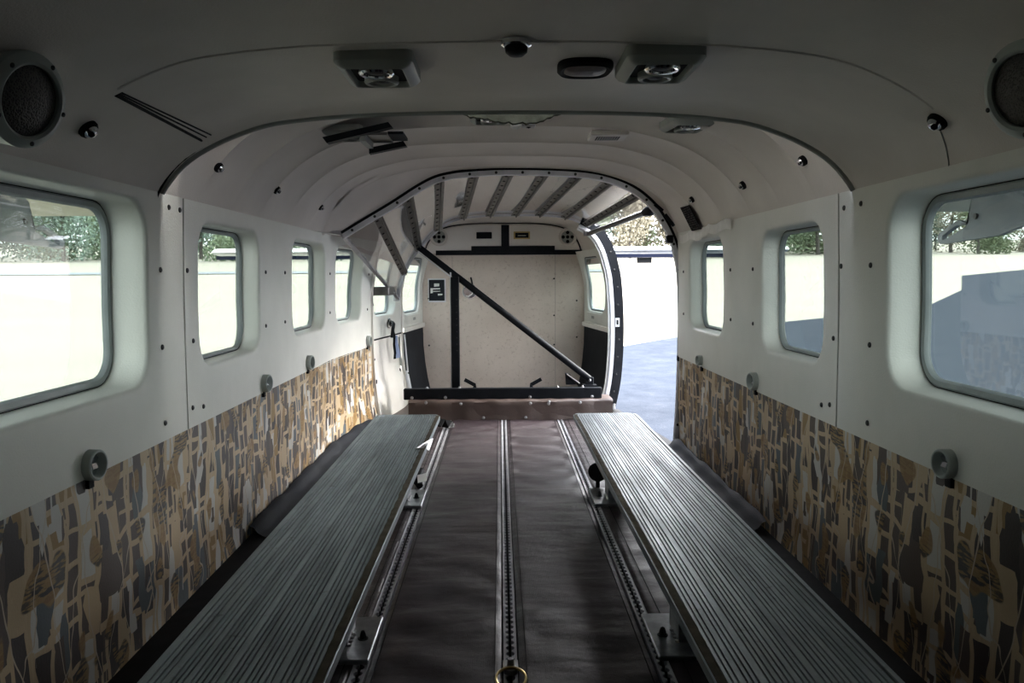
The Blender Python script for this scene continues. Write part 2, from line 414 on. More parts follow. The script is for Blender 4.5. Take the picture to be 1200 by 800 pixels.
# ------------------------------------------------------------------ panel with windows
def rrect(y0, y1, z0, z1, r, na=7, nq=5):
    """rounded rectangle loop, counter clockwise from the middle of the y1 side"""
    P = []
    def edge(a, b):
        for k in range(nq): P.append((lerp(a[0], b[0], k/nq), lerp(a[1], b[1], k/nq), 'e'))
    def arc(cy, cz, a0):
        for k in range(na): an = a0+math.pi/2*k/na; P.append((cy+r*math.cos(an), cz+r*math.sin(an), 'a'))
    edge((y1, z0+r), (y1, z1-r)); arc(y1-r, z1-r, 0)
    edge((y1-r, z1), (y0+r, z1)); arc(y0+r, z1-r, math.pi/2)
    edge((y0, z1-r), (y0, z0+r)); arc(y0+r, z0+r, math.pi)
    edge((y0+r, z0), (y1-r, z0)); arc(y1-r, z0+r, 1.5*math.pi)
    return [(a, b) for a, b, _ in P]
def outer_loop(y0, y1, z0, z1, na=7, nq=5):
    """matching rectangle loop: the arcs map onto the corners"""
    P = []; k1 = .22
    def seg(a, b, n):
        for k in range(n): P.append((lerp(a[0], b[0], k/n), lerp(a[1], b[1], k/n)))
    C = [(y1, z0), (y1, z1), (y0, z1), (y0, z0)]
    for i in range(4):
        a, b, c = C[i], C[(i+1) % 4], C[(i+2) % 4]
        l = lambda p, q, t: (lerp(p[0], q[0], t), lerp(p[1], q[1], t))
        seg(l(a, b, k1), l(a, b, 1-k1), nq)
        h = na//2
        seg(l(a, b, 1-k1), b, h); seg(b, l(b, c, k1), na-h)
    return P
def side_panel(mb, sg, y0, y1, z0, z1, wins, depth=.06, rad=.075):
    """panel surface y0..y1 with window holes; wins: (ya, yb, za, zb) sorted; returns the pane loops"""
    cells = []; cuts = [y0]
    for a, b in zip(wins, wins[1:]): cuts.append((a[1]+b[0])/2)
    cuts.append(y1)
    def p(y, z, d=0): return Vector((sg*(wx(y, z)+d), y, z))
    for (wa, wb, za, zb), ca, cb in zip(wins, cuts, cuts[1:]):
        O = outer_loop(ca, cb, z0, z1); rings = [[p(y, z) for y, z in O]]
        I0 = rrect(wa-.012, wb+.012, za-.012, zb+.012, rad+.012)
        rings.append([p((a[0]+b[0])/2, (a[1]+b[1])/2) for a, b in zip(O, I0)])
        for g, d in ((.012, 0), (.006, .001), (.002, .004), (0, .010), (-.001, .03), (-.003, depth), (-.006, depth+.012)):
            rings.append([p(y, z, d) for y, z in rrect(wa-g, wb+g, za-g, zb+g, rad+g)])
        mb.loft(rings, True)
    return mb
def make_window(name, sg, win, label, depth=.06, rad=.075, seal='seal', sw=.011, parent=None):
    ya, yb, za, zb = win
    c = Vector((sg*(wx((ya+yb)/2, .7)+depth), (ya+yb)/2, za))
    if parent is None:
        wnd = thing(name, c, label, 'window', kind='structure')
    else: wnd = parent
    p = lambda y, z, d: Vector((sg*(wx(y, z)+d), y, z))
    loop = lambda g, d: [p(y, z, d) for y, z in rrect(ya-g, yb+g, za-g, zb+g, max(.02, rad+g))]
    mb = MB(); mb.loft([loop(-.004, depth+.002), loop(-.004, depth-.005), loop(-.008, depth-.008), loop(-sw, depth-.006), loop(-sw-.003, depth+.0), loop(-sw-.003, depth+.006)], True)
    part('window_seal', mb, seal, wnd)
    mb = MB(); mb.loft([loop(-.001, depth-.001), loop(-.001, depth-.006), loop(-.0045, depth-.006), loop(-.0045, depth-.001)], True)
    part('rubber_bead', mb, 'rubber', wnd)
    mb = MB(); A = loop(-sw+.006, depth+.004); B = loop(-sw+.006, depth+.009)
    mb.loft([A, B], True, True, True)
    part('pane', mb, 'pane', wnd, smooth=0)
    return wnd

SCREW = MB(); SCREW.lathe([(.0062, 0), (.0060, .002), (.0042, .0034), (.0015, .0036), (.0012, .0022), (0, .0022)], (0, 0, 0), (0, 0, 1), 12)
SCREW = mesh('screw', SCREW, 'screw'); BOLT = MB()
BOLT.lathe([(.009, 0), (.009, .0015), (.0065, .0017)], (0, 0, 0), (0, 0, 1), 16); BOLT.lathe([(.006, .0015), (.006, .0065), (.0045, .0078), (0, .008)], (0, 0, 0), (0, 0, 1), 6)
BOLT = mesh('bolt', BOLT, 'steel')

# ==================================================================  SETTING
win_z = (.538, .912)
R1 = (.98, 1.655, .536, .918); R2 = (1.99, 2.462, .540, .893); R3 = (2.885, 3.40, .548, .900)
L1 = (.98, 1.735, .540, .922); L2 = (2.035, 2.545, .543, .900); L3 = (2.945, 3.50, .553, .902); L4 = (3.69, 4.14, .555, .902)
A6 = (4.99, 5.50, .540, .890)
JL, JR = 1.935, 1.892

def wall(sg, name, joint, wins_front, wins_rear, yend):
    wl_ = thing(name, (sg*W(0), 0, 0), ('left' if sg < 0 else 'right')+' cabin side wall of pale moulded vinyl panels above printed vinyl', 'wall', kind='structure')
    g = .0035
    f = MB(); side_panel(f, sg, .55, joint-g, BELT, WT, wins_front, depth=.075 if sg > 0 else .08)
    def p(y, z, d=0): return Vector((sg*(wx(y, z)+d), y, z))
    f.loft([[p(YF, z) for z in (BELT, WT)], [p(.55, z) for z in (BELT, WT)]], False)
    # rolled edges at the joint and along the belt
    part('moulded_panel', f, 'panel', wl_); f = MB()
    f.loft([[p(joint-g, z, d) for z in (BELT, .6, .8, WT)] for d in (0, .006)], False)
    f.loft([[p(y, BELT, d) for y in (YF, 0, 1, joint-g)] for d in (0, .007)], False)
    f.loft([[p(y, WT, d) for y in (YF, 0, 1, joint-g)] for d in (0, .02)], False)
    part('panel_edge', f, 'panel', wl_)
    r = MB(); side_panel(r, sg, joint+g, yend, BELT, WT, wins_rear)
    part('moulded_panel', r, 'panel', wl_); r = MB()
    r.loft([[p(joint+g, z, d) for z in (BELT, .6, .8, WT)] for d in (0, .012)], False)
    r.loft([[p(y, BELT, d) for y in (joint+g, 2.5, 3.2, yend)] for d in (0, .007)], False)
    r.loft([[p(yend, z, d) for z in (BELT, .6, .8, WT)] for d in (0, .05)], False)
    r.loft([[p(y, WT, d) for y in (joint+g, 2.5, 3.2, yend)] for d in (0, .02)], False)
    part('panel_edge', r, 'panel', wl_)
    # dark gap behind the joint
    b = MB(); b.loft([[p(joint-.02, z, .008) for z in (BELT, .6, .8, WT)], [p(joint+.02, z, .008) for z in (BELT, .6, .8, WT)]], False)
    part('joint_backing', b, 'rubber', wl_)
    # printed vinyl below, slightly slack
    rows = []; n = 150
    for i in range(n+1):
        y = lerp(YF, yend, i/n); row = []
        for k in range(15):
            z = lerp(-.01, BELT+.01, k/14)
            d = .004 + .004*math.sin(y*9+z*13)*math.sin(z*math.pi/.42) + .003*math.sin(y*31+z*7)*math.sin(z*math.pi/.42)
            row.append(p(y, z, d))
        rows.append(row)
    v = MB(); v.loft(rows, False); part('printed_vinyl', v, 'print', wl_)
    return wl_
wall_r = wall(1, 'wall_right', JR, [R1], [R2, R3], 3.615)
wall_l = wall(-1, 'wall_left', JL, [L1], [L2, L3, L4], 4.325)
make_window('window_1', -1, L1, 'nearest and largest window in the left cabin wall', .08, sw=.017)
make_window('window_2', -1, L2, 'second window from the front in the left cabin wall')
make_window('window_3', -1, L3, 'third window from the front in the left cabin wall')
make_window('window_4', -1, L4, 'fourth window in the left wall, last before the passenger door')
make_window('window_5', 1, R1, 'nearest and largest window in the right cabin wall', .075, sw=.017)
make_window('window_6', 1, R2, 'middle window in the right cabin wall')
make_window('window_7', 1, R3, 'window in the right wall just ahead of the open cargo doorway')

def screws(wl_, sg, pts):
    for y, z in pts: inst('screw', SCREW, wl_, (sg*(wx(y, z)-.0003), y, z), rot_to((-sg, 0, 0)))
cz = (.781, .612, .444)
screws(wall_r, 1, [(1.728, z) for z in cz]+[(1.878, cz[0]), (1.918, cz[1]), (1.98, cz[2]), (1.93, .452), (2.537, cz[0]), (2.535, cz[1]), (2.785, cz[0]), (2.782, cz[1]), (3.50, .78), (3.50, .60), (1.86, .912), (1.773, .914), (.70, cz[0]), (.70, cz[1])])
screws(wall_l, -1, [(1.802, z) for z in cz]+[(1.955, cz[0]), (1.984, cz[1]), (2.036, cz[2]), (1.965, .452), (2.605, cz[0]), (2.60, cz[1]), (2.838, cz[0]), (2.832, cz[1]), (3.585, cz[0]), (3.58, cz[1]), (1.85, .92), (1.912, .919), (4.25, .78), (4.25, .60)])

# ceiling / headliner
ceiling = thing('ceiling', (0, 1.2, 1.2), 'padded grey vinyl headliner arching over the cabin', 'ceiling', kind='structure')
S = [k/40 for k in range(-40, 41)]
mb = MB(); ys = [YF, -.5, 0, .4, .7, .9, 1.05, 1.18, 1.27, 1.325, 1.345, 1.365, 1.42, 1.5, 1.6, 1.7, 1.76]
rows = [[liner_pt(y, s) for s in S] for y in ys]
# lip rolls over at the aft edge
for y, dz in ((1.785, .002), (1.80, .0), (1.812, -.004)):
    rows.append([liner_pt(1.8, s)*1.0 + Vector((0, y-1.8, -(.006 if dz == .002 else (.008 if dz == 0 else .004))*min(1, (1-abs(s))*12))) for s in S])
rows.append([liner_pt(1.8, s) + Vector((0, .018, .008)) for s in S])
rows.append([liner_pt(1.8, s) + Vector((0, .016, .03+.07*(1-abs(s)))) for s in S])
mb.loft(rows, False); part('front_headliner', mb, 'liner', ceiling, smooth=24)
ys = []
for a, b in zip(RIDGE, RIDGE[1:]): ys += [lerp(a, b, f) for f in (0, .02, .06, .13, .25, .4, .55, .7, .82, .9, .95, .985)]
ys += [RIDGE[-1]+k*.0283 for k in range(7)]
mb = MB(); rows = [[liner_pt(y, s) for s in S] for y in ys]; mb.loft(rows, False)
part('rear_headliner', mb, 'liner', ceiling, smooth=30)
# dark piping along the lip and the corner seams
mb = MB(); mb.tube([liner_pt(1.8, s)+Vector((0, .012, -.006*min(1, (1-abs(s))*12))) for s in [k/40*.968 for k in range(-40, 41)]], .0085, 8)
part('lip_piping', mb, 'bezel', ceiling)
mb = MB()
for off in (0, .012, .022):
    mb.tube([liner_pt(1.36+.45*t_, -lerp(.775, .79, t_)+off*(.5+.9*t_))+Vector((0, 0, .0015)) for t_ in [k/12 for k in range(13)]], .0028 if off else .0042, 6)
part('corner_seam', mb, 'rubber', ceiling)
mb = MB(); mb.tube([liner_pt(1.795, -lerp(.795, .995, k/8))+Vector((.002, 0, -.003)) for k in range(9)], .003, 6)
part('corner_seam', mb, 'rubber', ceiling)
mb = MB(); mb.tube([liner_pt(lerp(1.38, 1.44, k/8), lerp(.87, .992, k/8))+Vector((-.001, 0, 0)) for k in range(9)], .0012, 5)
part('corner_seam', mb, 'bezel', ceiling)
mb = MB(); mb.tube([liner_pt(1.318+.03*abs(k/40)**4, k/40*.80)+Vector((0, 0, .0012)) for k in range(-38, 43)], .0032, 6)
part('crease_seam', mb, 'liner', ceiling)
# ragged foam where the liner is torn at the lip
mb = MB(); rr = random.Random(3); top = []; bot = []
for k in range(37):
    x = lerp(-.165, .118, k/36); top.append((x, 1.86, 1.16))
    bot.append((x, 1.88, 1.130-.024*math.sin(math.pi*min(1, (k/36)**1.8*1.02))-rr.random()*.006*(k > 8)))
mb.loft([[Vector(p)+Vector((0, -.02, 0)) for p in bot], bot, [Vector(p)+Vector((0, .02, .04)) for p in bot], [Vector(p)+Vector((0, 0, .05)) for p in top]], False)
part('torn_foam', mb, 'foam', ceiling, label='ragged torn edge of the headliner foam')
# fuselage skin over the doorway and the tail compartment
smax_r = .66
mb = MB(); ys = [3.60, 3.75, 3.95, 4.2, 4.45, 4.70]
SS = [lerp(-1, smax_r, k/50) for k in range(51)]
rows = [[skin_pt(y, s) for s in SS] for y in ys]
mb.loft(rows, False)
mb.loft([[p + Vector((0, 0, .03)) for p in r[-1:]]+[r[-1]] for r in rows], False)
part('roof_skin', mb, 'liner', ceiling)
mb = MB(); mb.loft([[skin_pt(y, s) for s in S] for y in (4.70, 4.85, 5.0, 5.3, 5.62)], False)
part('tail_headliner', mb, 'liner', ceiling)
# fascia that closes the gap between the rear headliner and the roof skin
mb = MB(); mb.loft([[liner_pt(3.615, s) for s in S], [skin_pt(3.62, s)+Vector((0, 0, .004)) for s in S]], False)
part('arch_fascia', mb, 'liner', ceiling)
FASC = []
# slack liner corner beside the left end of the door track
TR = [(-.708, .950), (-.602, 1.013), (-.489, 1.079), (-.376, 1.150), (-.30, 1.188), (-.23, 1.205), (-.153, 1.214), (-.004, 1.221), (.22, 1.217), (.37, 1.205), (.47, 1.182), (.556, 1.146), (.62, 1.100), (.668, 1.050), (.715, .975), (.746, .905), (.768, .82), (.778, .736), (.783, .60), (.783, .471), (.781, .33), (.776, .165), (.766, .003)]
TRR = [(-.604, .642), (-.590, .72), (-.562, .797), (-.530, .86), (-.488, .915), (-.440, .97), (-.389, 1.019), (-.32, 1.068), (-.243, 1.096), (-.12, 1.11), (0, 1.114), (.18, 1.114), (.291, 1.108), (.38, 1.092), (.437, 1.071), (.49, 1.043), (.535, 1.004), (.568, .955), (.594, .895), (.618, .81), (.633, .722), (.644, .55), (.645, .388), (.638, .25), (.626, .14), (.598, .003)]
mb = MB(); k1 = [Vector((x-.006, 3.60, z+.019)) for x, z in TR[:8]]
def near_liner(p):
    best = min(S, key=lambda s: (liner_pt(3.6, s)-p).length + (0 if s < 0 else 9)); return best
k2 = [liner_pt(3.42, max(-.995, min(-.01, -(1-i/7.0)))) for i in range(8)]
mb.loft([k2, [a.lerp(b, .5)+Vector((0, 0, .012)) for a, b in zip(k2, k1)], k1], False)
part('slack_liner', mb, 'liner', ceiling)

# floor
floor = thing('floor', (0, 0, 0), 'dark cabin floor under the vinyl runners', 'floor', kind='structure')
mb = MB(); mb.box((-.80, YF, -.06), (.80, 3.62, -.012)); mb.prism([(-.80, 3.62, -.06), (.80, 3.62, -.06), (.66, 4.75, -.06), (-.66, 4.75, -.06)], (0, 0, .048))
part('floor_board', mb, 'rubber', floor, smooth=0)
def mat(x0, x1, y0, y1, seed, amp=.009, zo=0.0, parent=floor, nm='vinyl_runner', m='floor', taper=None):
    rn = random.Random(seed); nx, ny = 26, 230; rows = []
    ph = [(rn.uniform(7, 16), rn.uniform(14, 44), rn.uniform(0, 6), rn.uniform(.4, 1)) for _ in range(6)]
    for j in range(ny+1):
        y = lerp(y0, y1, j/ny); row = []
        for i in range(nx+1):
            u = i/nx; xa, xb = (x0, x1) if not taper else (x0, taper(y))
            x = lerp(xa, xb, u); ed = min(1, min(u, 1-u)*7)
            h = sum(a*math.sin(y*fy + math.sin(x*fx+p+y*.7)*2.2 + p) for fx, fy, p, a in ph)/3; h = h*(.55+.45*math.sin(y*2.3+seed))
            h = amp*h*ed
            row.append(Vector((x, y, zo+.0035+h - .004*(min(u, 1-u) < .001))))
        rows.append(row)
    mb = MB(); mb.loft(rows, False); mb.loft([[(p[0].x, p[0].y, -.012) for p in rows], [tuple(p[0]) for p in rows]], False); mb.loft([[(p[-1].x, p[-1].y, -.012) for p in rows], [tuple(p[-1]) for p in rows]], False)
    return part(nm, mb, m, parent, smooth=60)
mat(-.283, -.024, YF+.2, 4.318, 11); mat(.010, .274, YF+.2, 4.318, 12)
mat(-.50, -.318, YF+.2, 4.318, 13, .003); mat(.307, .50, YF+.2, 4.318, 14, .003)
mb = MB(); mb.box((-.77, YF+.2, -.012), (-.50, 4.318, .002)); part('shade_black_side_runner', mb, 'rubber', floor)  # black colour stands in for the shade between bench and wall
mb = MB(); mb.box((.50, YF+.2, -.012), (.77, 3.66, .002)); mb.box((.50, 3.66, -.012), (.64, 4.318, .002)); part('shade_black_side_runner', mb, 'rubber', floor)  # right strip, likewise coloured black as shade
# sewn hems
for x in (-.270, -.038, .024, .260, .332, -.332):
    mb = MB(); mb.ribbon([(x, y*.1, .0062) for y in range(-6, 44)], (0, 0, 1), .0018, .0012); part('hem_stitching', mb, 'rubber', floor, smooth=0)

# seat tracks
def seat_track(x0, x1, label, yend=4.315):
    c = (x0+x1)/2; hw = (x1-x0)/2
    tk = thing('seat_track', (c, 1.0, 0), label, 'seat track', 'slotted seat tracks along the floor')
    mb = MB(); mb.prism([(x0, YF+.2, -.010), (x1, YF+.2, -.010), (x1, YF+.2, -.007), (x0, YF+.2, -.007)], (0, yend-YF-.2, 0)); part('channel', mb, 'rubber', tk, smooth=0)
    for sg in (-1, 1):
        pts = []; y = .9; pitch = .0254
        inner = []
        while y < yend:
            for k in range(7):
                an = math.pi*k/6; inner.append((hw*.22+ .0060*math.sin(an), y+pitch*.5-pitch*.34*math.cos(an)))
            y += pitch
        A = [(c+sg*i_, yy, .0035) for i_, yy in inner]; B = [(c+sg*hw, yy, .0035) for _, yy in inner]
        A2 = [(a[0], a[1], -.004) for a in A]; B2 = [(a[0], a[1], -.010) for a in B]
        # raised outer bead of the extrusion
        B1 = [(c+sg*(hw-.0022), yy, .0035) for _, yy in inner]; B0 = [(c+sg*(hw-.0016), yy, .0044) for _, yy in inner]; Bt = [(c+sg*hw, yy, .0044) for _, yy in inner]
        mb = MB(); mb.loft([A2, A, B1, B0, Bt, B2], False); part('slotted_lip', mb, 'track', tk, smooth=30)
    return tk
seat_track(-.0205, .0065, 'slotted metal seat track down the middle of the floor')
seat_track(-.3150, -.2860, 'slotted metal seat track beside the left bench')
seat_track(.2770, .3045, 'slotted metal seat track beside the right bench')

# riser, ledge, tail walls and bulkhead
wall_b = thing('wall_back', (0, YB, 0), 'speckled tan bulkhead board closing the tail end of the cabin', 'wall', kind='structure')
mb = MB(); nx = 70; rows = []
for k, (dy, z) in enumerate([(-.004, -.01), (.0, .012), (.006, .04), (.004, .075), (.002, .098), (.012, .108), (.05, .109), (.2, .107)]):
    row = []
    for i in range(nx+1):
        x = lerp(-.515, .575, i/nx)
        row.append((x, 4.32+dy + .006*math.sin(x*17+z*60)*math.sin(z*30) + .003*math.sin(x*41), z+.0012*math.sin(x*60)))
    rows.append(row)
mb.loft(rows, False); trim1 = part('trim_1', mb, 'brown', smooth=60); tag(trim1, 'brown vinyl riser at the step up to the tail ledge', 'riser', kind='structure')
for x, z in ((-.235, .092), (-.115, .016), (.11, .016), (.135, .092), (.235, .100), (.232, .090), (.40, .095), (-.42, .1)):
    inst('grommet', BOLT, trim1, (x, 4.3195, z), rot_to((0, -1, 0)))
mb = MB(); mb.prism([(-.70, 4.34, -.05), (.60, 4.34, -.05), (.56, YB+.02, -.05), (-.56, YB+.02, -.05)], (0, 0, .05)); mb.box((-.51, 4.325, -.01), (.57, 4.42, .098)); part('ledge', mb, 'brown', floor, smooth=0)

mb = MB(); mb.box((-.563, YB+.001, -.02), (.563, YB+.03, 1.14)); part('backing_plate', mb, 'dark_panel', wall_b, smooth=0)
mb = MB(); mb.box((-.345, YB-.012, .0), (.352, YB, .925)); part('centre_board', mb, 'board', wall_b, smooth=0)
mb = MB(); mb.box((-.56, YB-.008, .0), (-.347, YB, .925)); part('side_board', mb, 'board', wall_b, smooth=0)
mb = MB(); mb.box((.354, YB-.008, .0), (.56, YB, .925)); part('side_board', mb, 'board', wall_b, smooth=0)
# arched head panel
arc = [(p.x-.012, p.y-.012) for p in PS3 if p.y > .925]
poly = [(-x, YB-.02, z) for x, z in arc[::-1]] + [(x, YB-.02, z) for x, z in arc] + [(arc[-1][0], YB-.02, .925), (-arc[-1][0], YB-.02, .925)]
mb = MB(); mb.prism(poly, (0, .02, 0)); part('arched_head_panel', mb, 'door_paint', wall_b, smooth=20)
mb = MB(); mb.tube([(x, YB-.022, z) for x, z in [(-a, b) for a, b in arc[::-1]]+arc], .005, 6); part('edge_beading', mb, 'liner', wall_b)
mb = MB(); mb.box((-.455, YB-.030, .912), (.70-.09, YB-.012, .944)); mb.box((-.215, YB-.032, .93), (.350, YB-.014, .972))
part('black_sealing_strip', mb, 'black', wall_b, smooth=0)
mb = MB(); mb.box((-.012, YB-.033, .96), (.042, YB-.016, 1.112)); part('black_sealing_strip', mb, 'black', wall_b, smooth=0)
for x, z in ((-.335, .30), (-.335, .55), (.345, .30), (.345, .5), (.345, .75), (.50, .35), (.50, .6), (-.51, .3), (-.51, .62)): inst('screw', SCREW, wall_b, (x, YB-.013, z), rot_to((0, -1, 0)))

def tail_side(sg, y0):
    wl_ = wall_l if sg < 0 else wall_r
    p = lambda y, z, d=0: Vector((sg*(wx(y, z)+d), y, z))
    mb = MB(); side_panel(mb, sg, y0, YB, .455, .93, [A6], depth=.022, rad=.09)
    part('tail_panel', mb, 'panel', wl_)
    mb = MB(); zz = [.425, .43, .455, .458]; dd = [-.002, -.014, -.014, .0]
    mb.loft([[p(y, z, d) for z, d in zip(zz, dd)] for y in (y0, 5.1, 5.3, YB)], False); part('trim_rail', mb, 'door_paint', wl_)
    mb = MB(); mb.loft([[p(y, z) for z in (-.02, .08, .18, .3, .43)] for y in (y0, 5.1, 5.3, YB)], False); part('dark_kick_panel', mb, 'dark_panel', wl_)
    mb = MB(); mb.loft([[p(y, z, -.004) for z in (.470, .525)] for y in (5.08, 5.5)], False)
    mb.loft([[p(y, z, d) for z, d in ((.466, 0), (.470, -.004))] for y in (5.08, 5.5)], False); mb.loft([[p(y, z, d) for z, d in ((.525, -.004), (.529, 0))] for y in (5.08, 5.5)], False)
    part('access_cover', mb, 'panel', wl_)
    mb = MB(); mb.loft([[p(y, z, -.0055) for z in (.49, .508)] for y in (5.26, 5.34)], False); part('cover_mark', mb, 'bezel', wl_)
tail_side(-1, 4.96); tail_side(1, 4.72)
make_window('window_8', -1, A6, 'last window on the left, in the tail compartment', .022, .09)
make_window('window_9', 1, A6, 'tail compartment window on the right behind the doorway frame', .022, .09)

# left wall strip behind door line and unseen front wall, added to shut out cockpit light
mb = MB(); mb.box((-.85, YF-.05, -.05), (.85, YF, 1.4)); tag(part('wall_front_light_block', mb, 'dark_panel', at=(0, YF, 0)), 'added dark wall behind the viewpoint, keeping cockpit light out', 'wall', kind='structure')

# baseboard fabric rolls along the walls
def base_roll(name, sg, y1, label):
    mb = MB(); rows = []
    for i in range(80):
        y = lerp(2.36, y1, i/79); x = W(y)-.004
        b = .004*math.sin(y*13)+.003*math.sin(y*29)
        rows.append([(sg*(x-d), y, z) for d, z in ((0, .042+b), (.010, .040+b), (.020+b, .030), (.028+b, .018), (.040, .008), (.06+b, .005))])
    mb.loft(rows, False); tag(part(name, mb, 'dark_panel', smooth=60), label, 'trim', kind='structure')
base_roll('baseboard_right', 1, 3.60, 'dark vinyl flap along the foot of the right wall'); base_roll('baseboard_left', -1, 4.30, 'dark vinyl flap along the foot of the left wall')

# ------------------------------------------------------------------ left passenger door
door = thing('door_1', (-.68, 4.62, 0), 'closed two-part passenger door in the left wall with inner handle', 'door', kind='structure')
p = lambda y, z, d=0: Vector((-(wx(y, z)+d), y, z))
LD = (4.372, 4.82, .555, .905)
mb = MB(); side_panel(mb, -1, 4.345, 4.94, .435, .96, [LD], depth=.05, rad=.08); part('upper_door_panel', mb, 'panel', door)
make_window('window', -1, LD, '', .05, .08, parent=door)
mb = MB(); rows = []
for y, d in ((4.345, .012), (4.36, 0), (4.62, 0), (4.80, 0), (4.86, .003), (4.90, .008), (4.94, .008)):
    rows.append([p(y, z, d+e_) for z, e_ in ((-.01, 0), (.10, -.012), (.175, -.012), (.215, .006), (.30, .006), (.415, .004), (.428, .008))])
mb.loft(rows, False); part('lower_door_panel', mb, 'door_paint', door, smooth=25)
mb = MB()
for y in (4.333, 4.945):
    mb.loft([[p(y-.02, z, .012) for z in (0, .3, .6, .95)], [p(y+.03, z, .012) for z in (0, .3, .6, .95)]], False)
    mb.ribbon([p(y, z, -.004) for z in (0, .1, .2, .3, .4, .5, .6, .7, .8, .9, .95)], (1, 0, 0), .016, .012)
part('door_jamb', mb, 'door_paint', door)
mb = MB(); mb.loft([[p(y, z, .035) for z in (-.03, .1, .2, .3, .45)] for y in (4.30, 4.6, 5.0)], False); mb.loft([[p(y, z, .03) for z in (.42, .6, .8, .97)] for y in (4.92, 5.0)], False); mb.loft([[p(y, z, .03) for z in (.42, .6, .8, .97)] for y in (4.28, 4.35)], False); part('outer_skin', mb, 'liner', door)
mb = MB(); mb.ribbon([p(y, .431, -.001) for y in (4.34, 4.6, 4.94)], (1, 0, 0), .008, .006); part('door_seam', mb, 'rubber', door)
mb = MB(); c0 = p(4.64, .505, -.004); mb.lathe([(.030, 0), (.030, .006), (.020, .010), (.012, .022), (0, .024)], c0, (1, 0, 0), 18)
part('latch_escutcheon', mb, 'chrome', door)
mb = MB(); mb.tube([c0+Vector((.02, -.01, .004)), c0+Vector((.034, -.06, .0)), c0+Vector((.034, -.085, -.02)), c0+Vector((.026, -.085, -.075))], [.012, .010, .010, .008], 8); hd = part('door_handle', mb, 'black', door)
mb = MB(); mb.ribbon([c0+Vector((.03, -.07, -.03)), c0+Vector((.036, -.05, -.07)), c0+Vector((.03, -.02, -.12)), c0+Vector((.03, .02, -.17)), c0+Vector((.026, .03, -.205))], (.6, -1, 0), .014, .004); part('pull_strap', mb, 'black', door)
mb = MB(); mb.ribbon([c0+Vector((.040, -.045, -.07)), c0+Vector((.037, .00, -.12)), c0+Vector((.044, .03, -.165)), c0+Vector((.044, .035, -.20))], (.6, -1, 0), .026, .004); part('pull_strap', mb, 'blue', door, label='blue webbing pull strap')
mb = MB(); mb.ribbon([p(4.885, z, -.001) for z in (.24, .30, .36, .41)], (1, 0, 0), .022, .010); part('latch_slot', mb, 'bezel', door)
mb = MB(); a = p(4.93, .20, -.02); b = p(4.80, -.0, -.04)
mb.tube([a, a.lerp(b, .45)], .006, 8); mb.tube([a.lerp(b, .1), b+Vector((.01, 0, .02))], .012, 10); part('gas_strut', mb, 'alu_white', door)
mb = MB(); mb.tube([p(4.95, .42, -.018), p(4.955, .19, -.022)], .005, 8); part('door_cable', mb, 'alu_white', door)
mb = MB(); mb.lathe([(.012, 0), (.012, .01), (0, .012)], p(4.345, .21, -.002), (1, 0, 0), 12); mb.lathe([(.012, 0), (.012, .006), (0, .007)], p(4.90, .21, .012), (1, 0, 0), 12); part('door_stud', mb, 'black', door)
for y, z in ((4.335, .33), (4.335, .62)): inst('screw', SCREW, door, p(y, z, -.011), rot_to((1, 0, 0)))

# ------------------------------------------------------------------ roll-up cargo door
def crv(P, y, n=120):
    V = [Vector((x, y, z)) for x, z in P]; ext = [V[0]*2-V[1]]+V+[V[-1]*2-V[-2]]; out = []
    for i in range(1, len(ext)-2):
        p0, p1, p2, p3 = ext[i-1:i+3]
        for k in range(6):
            t_ = k/6; out.append(.5*((2*p1)+(-p0+p2)*t_+(2*p0-5*p1+4*p2-p3)*t_*t_+(-p0+3*p1-3*p2+p3)*t_**3))
    out.append(V[-1]); return out
F3 = crv(TR, 3.625); R3c = crv(TRR, 4.70)
def at_x(curve, x):
    for a, b in zip(curve, curve[1:]):
        if (a.x-x)*(b.x-x) <= 0 and abs(b.x-a.x) > 1e-9 and a.x < b.x:
            return a.lerp(b, (x-a.x)/(b.x-a.x))
    return curve[0]
def sweep(curve, sec, nrm_sign=1):
    """sweep section (u outward in the plane of the curve, y offset) along a curve lying in a plane of constant y"""
    rows = []
    for i, c_ in enumerate(curve):
        d = (curve[min(i+1, len(curve)-1)]-curve[max(i-1, 0)]).normalized(); n = Vector((-d.z, 0, d.x))*nrm_sign
        rows.append([c_ + n*u + Vector((0, v_, 0)) for u, v_ in sec])
    return rows
cF = [q for q in F3 if q.x > -.24 and q.z > .90]; mb = MB(); A_ = []; B_ = []
for i in range(41):
    q = cF[min(len(cF)-1, round((len(cF)-1)*i/40))]; A_.append(q+Vector((0, -.01, 0)))
    qs = min([k/200 for k in range(-90, 201)], key=lambda s_: (liner_pt(3.60, s_)-q).length); B_.append(liner_pt(3.60, qs))
mb.loft([A_, B_], False); part('arch_fascia', mb, 'liner', ceiling)
tf = thing('trim_2', (.0, 3.625, 1.2), 'silver riveted door track arching round the front edge of the cargo doorway', 'door track', kind='structure')
mb = MB(); mb.loft(sweep(F3, [(.004, -.018), (-.016, -.018), (-.018, -.014), (-.018, .004), (-.012, .004), (-.012, -.010), (.004, -.010)]), True, True, True)
part('track_channel', mb, 'alu_white', tf)
mb = MB(); mb.loft(sweep(F3[:], [(.004, -.020), (.016, -.018), (.016, .02), (.004, .02)]), True, True, True); part('edge_rubber', mb, 'rubber', tf)
cum = [0]
for a, b in zip(F3, F3[1:]): cum.append(cum[-1]+(b-a).length)
s_ = .05
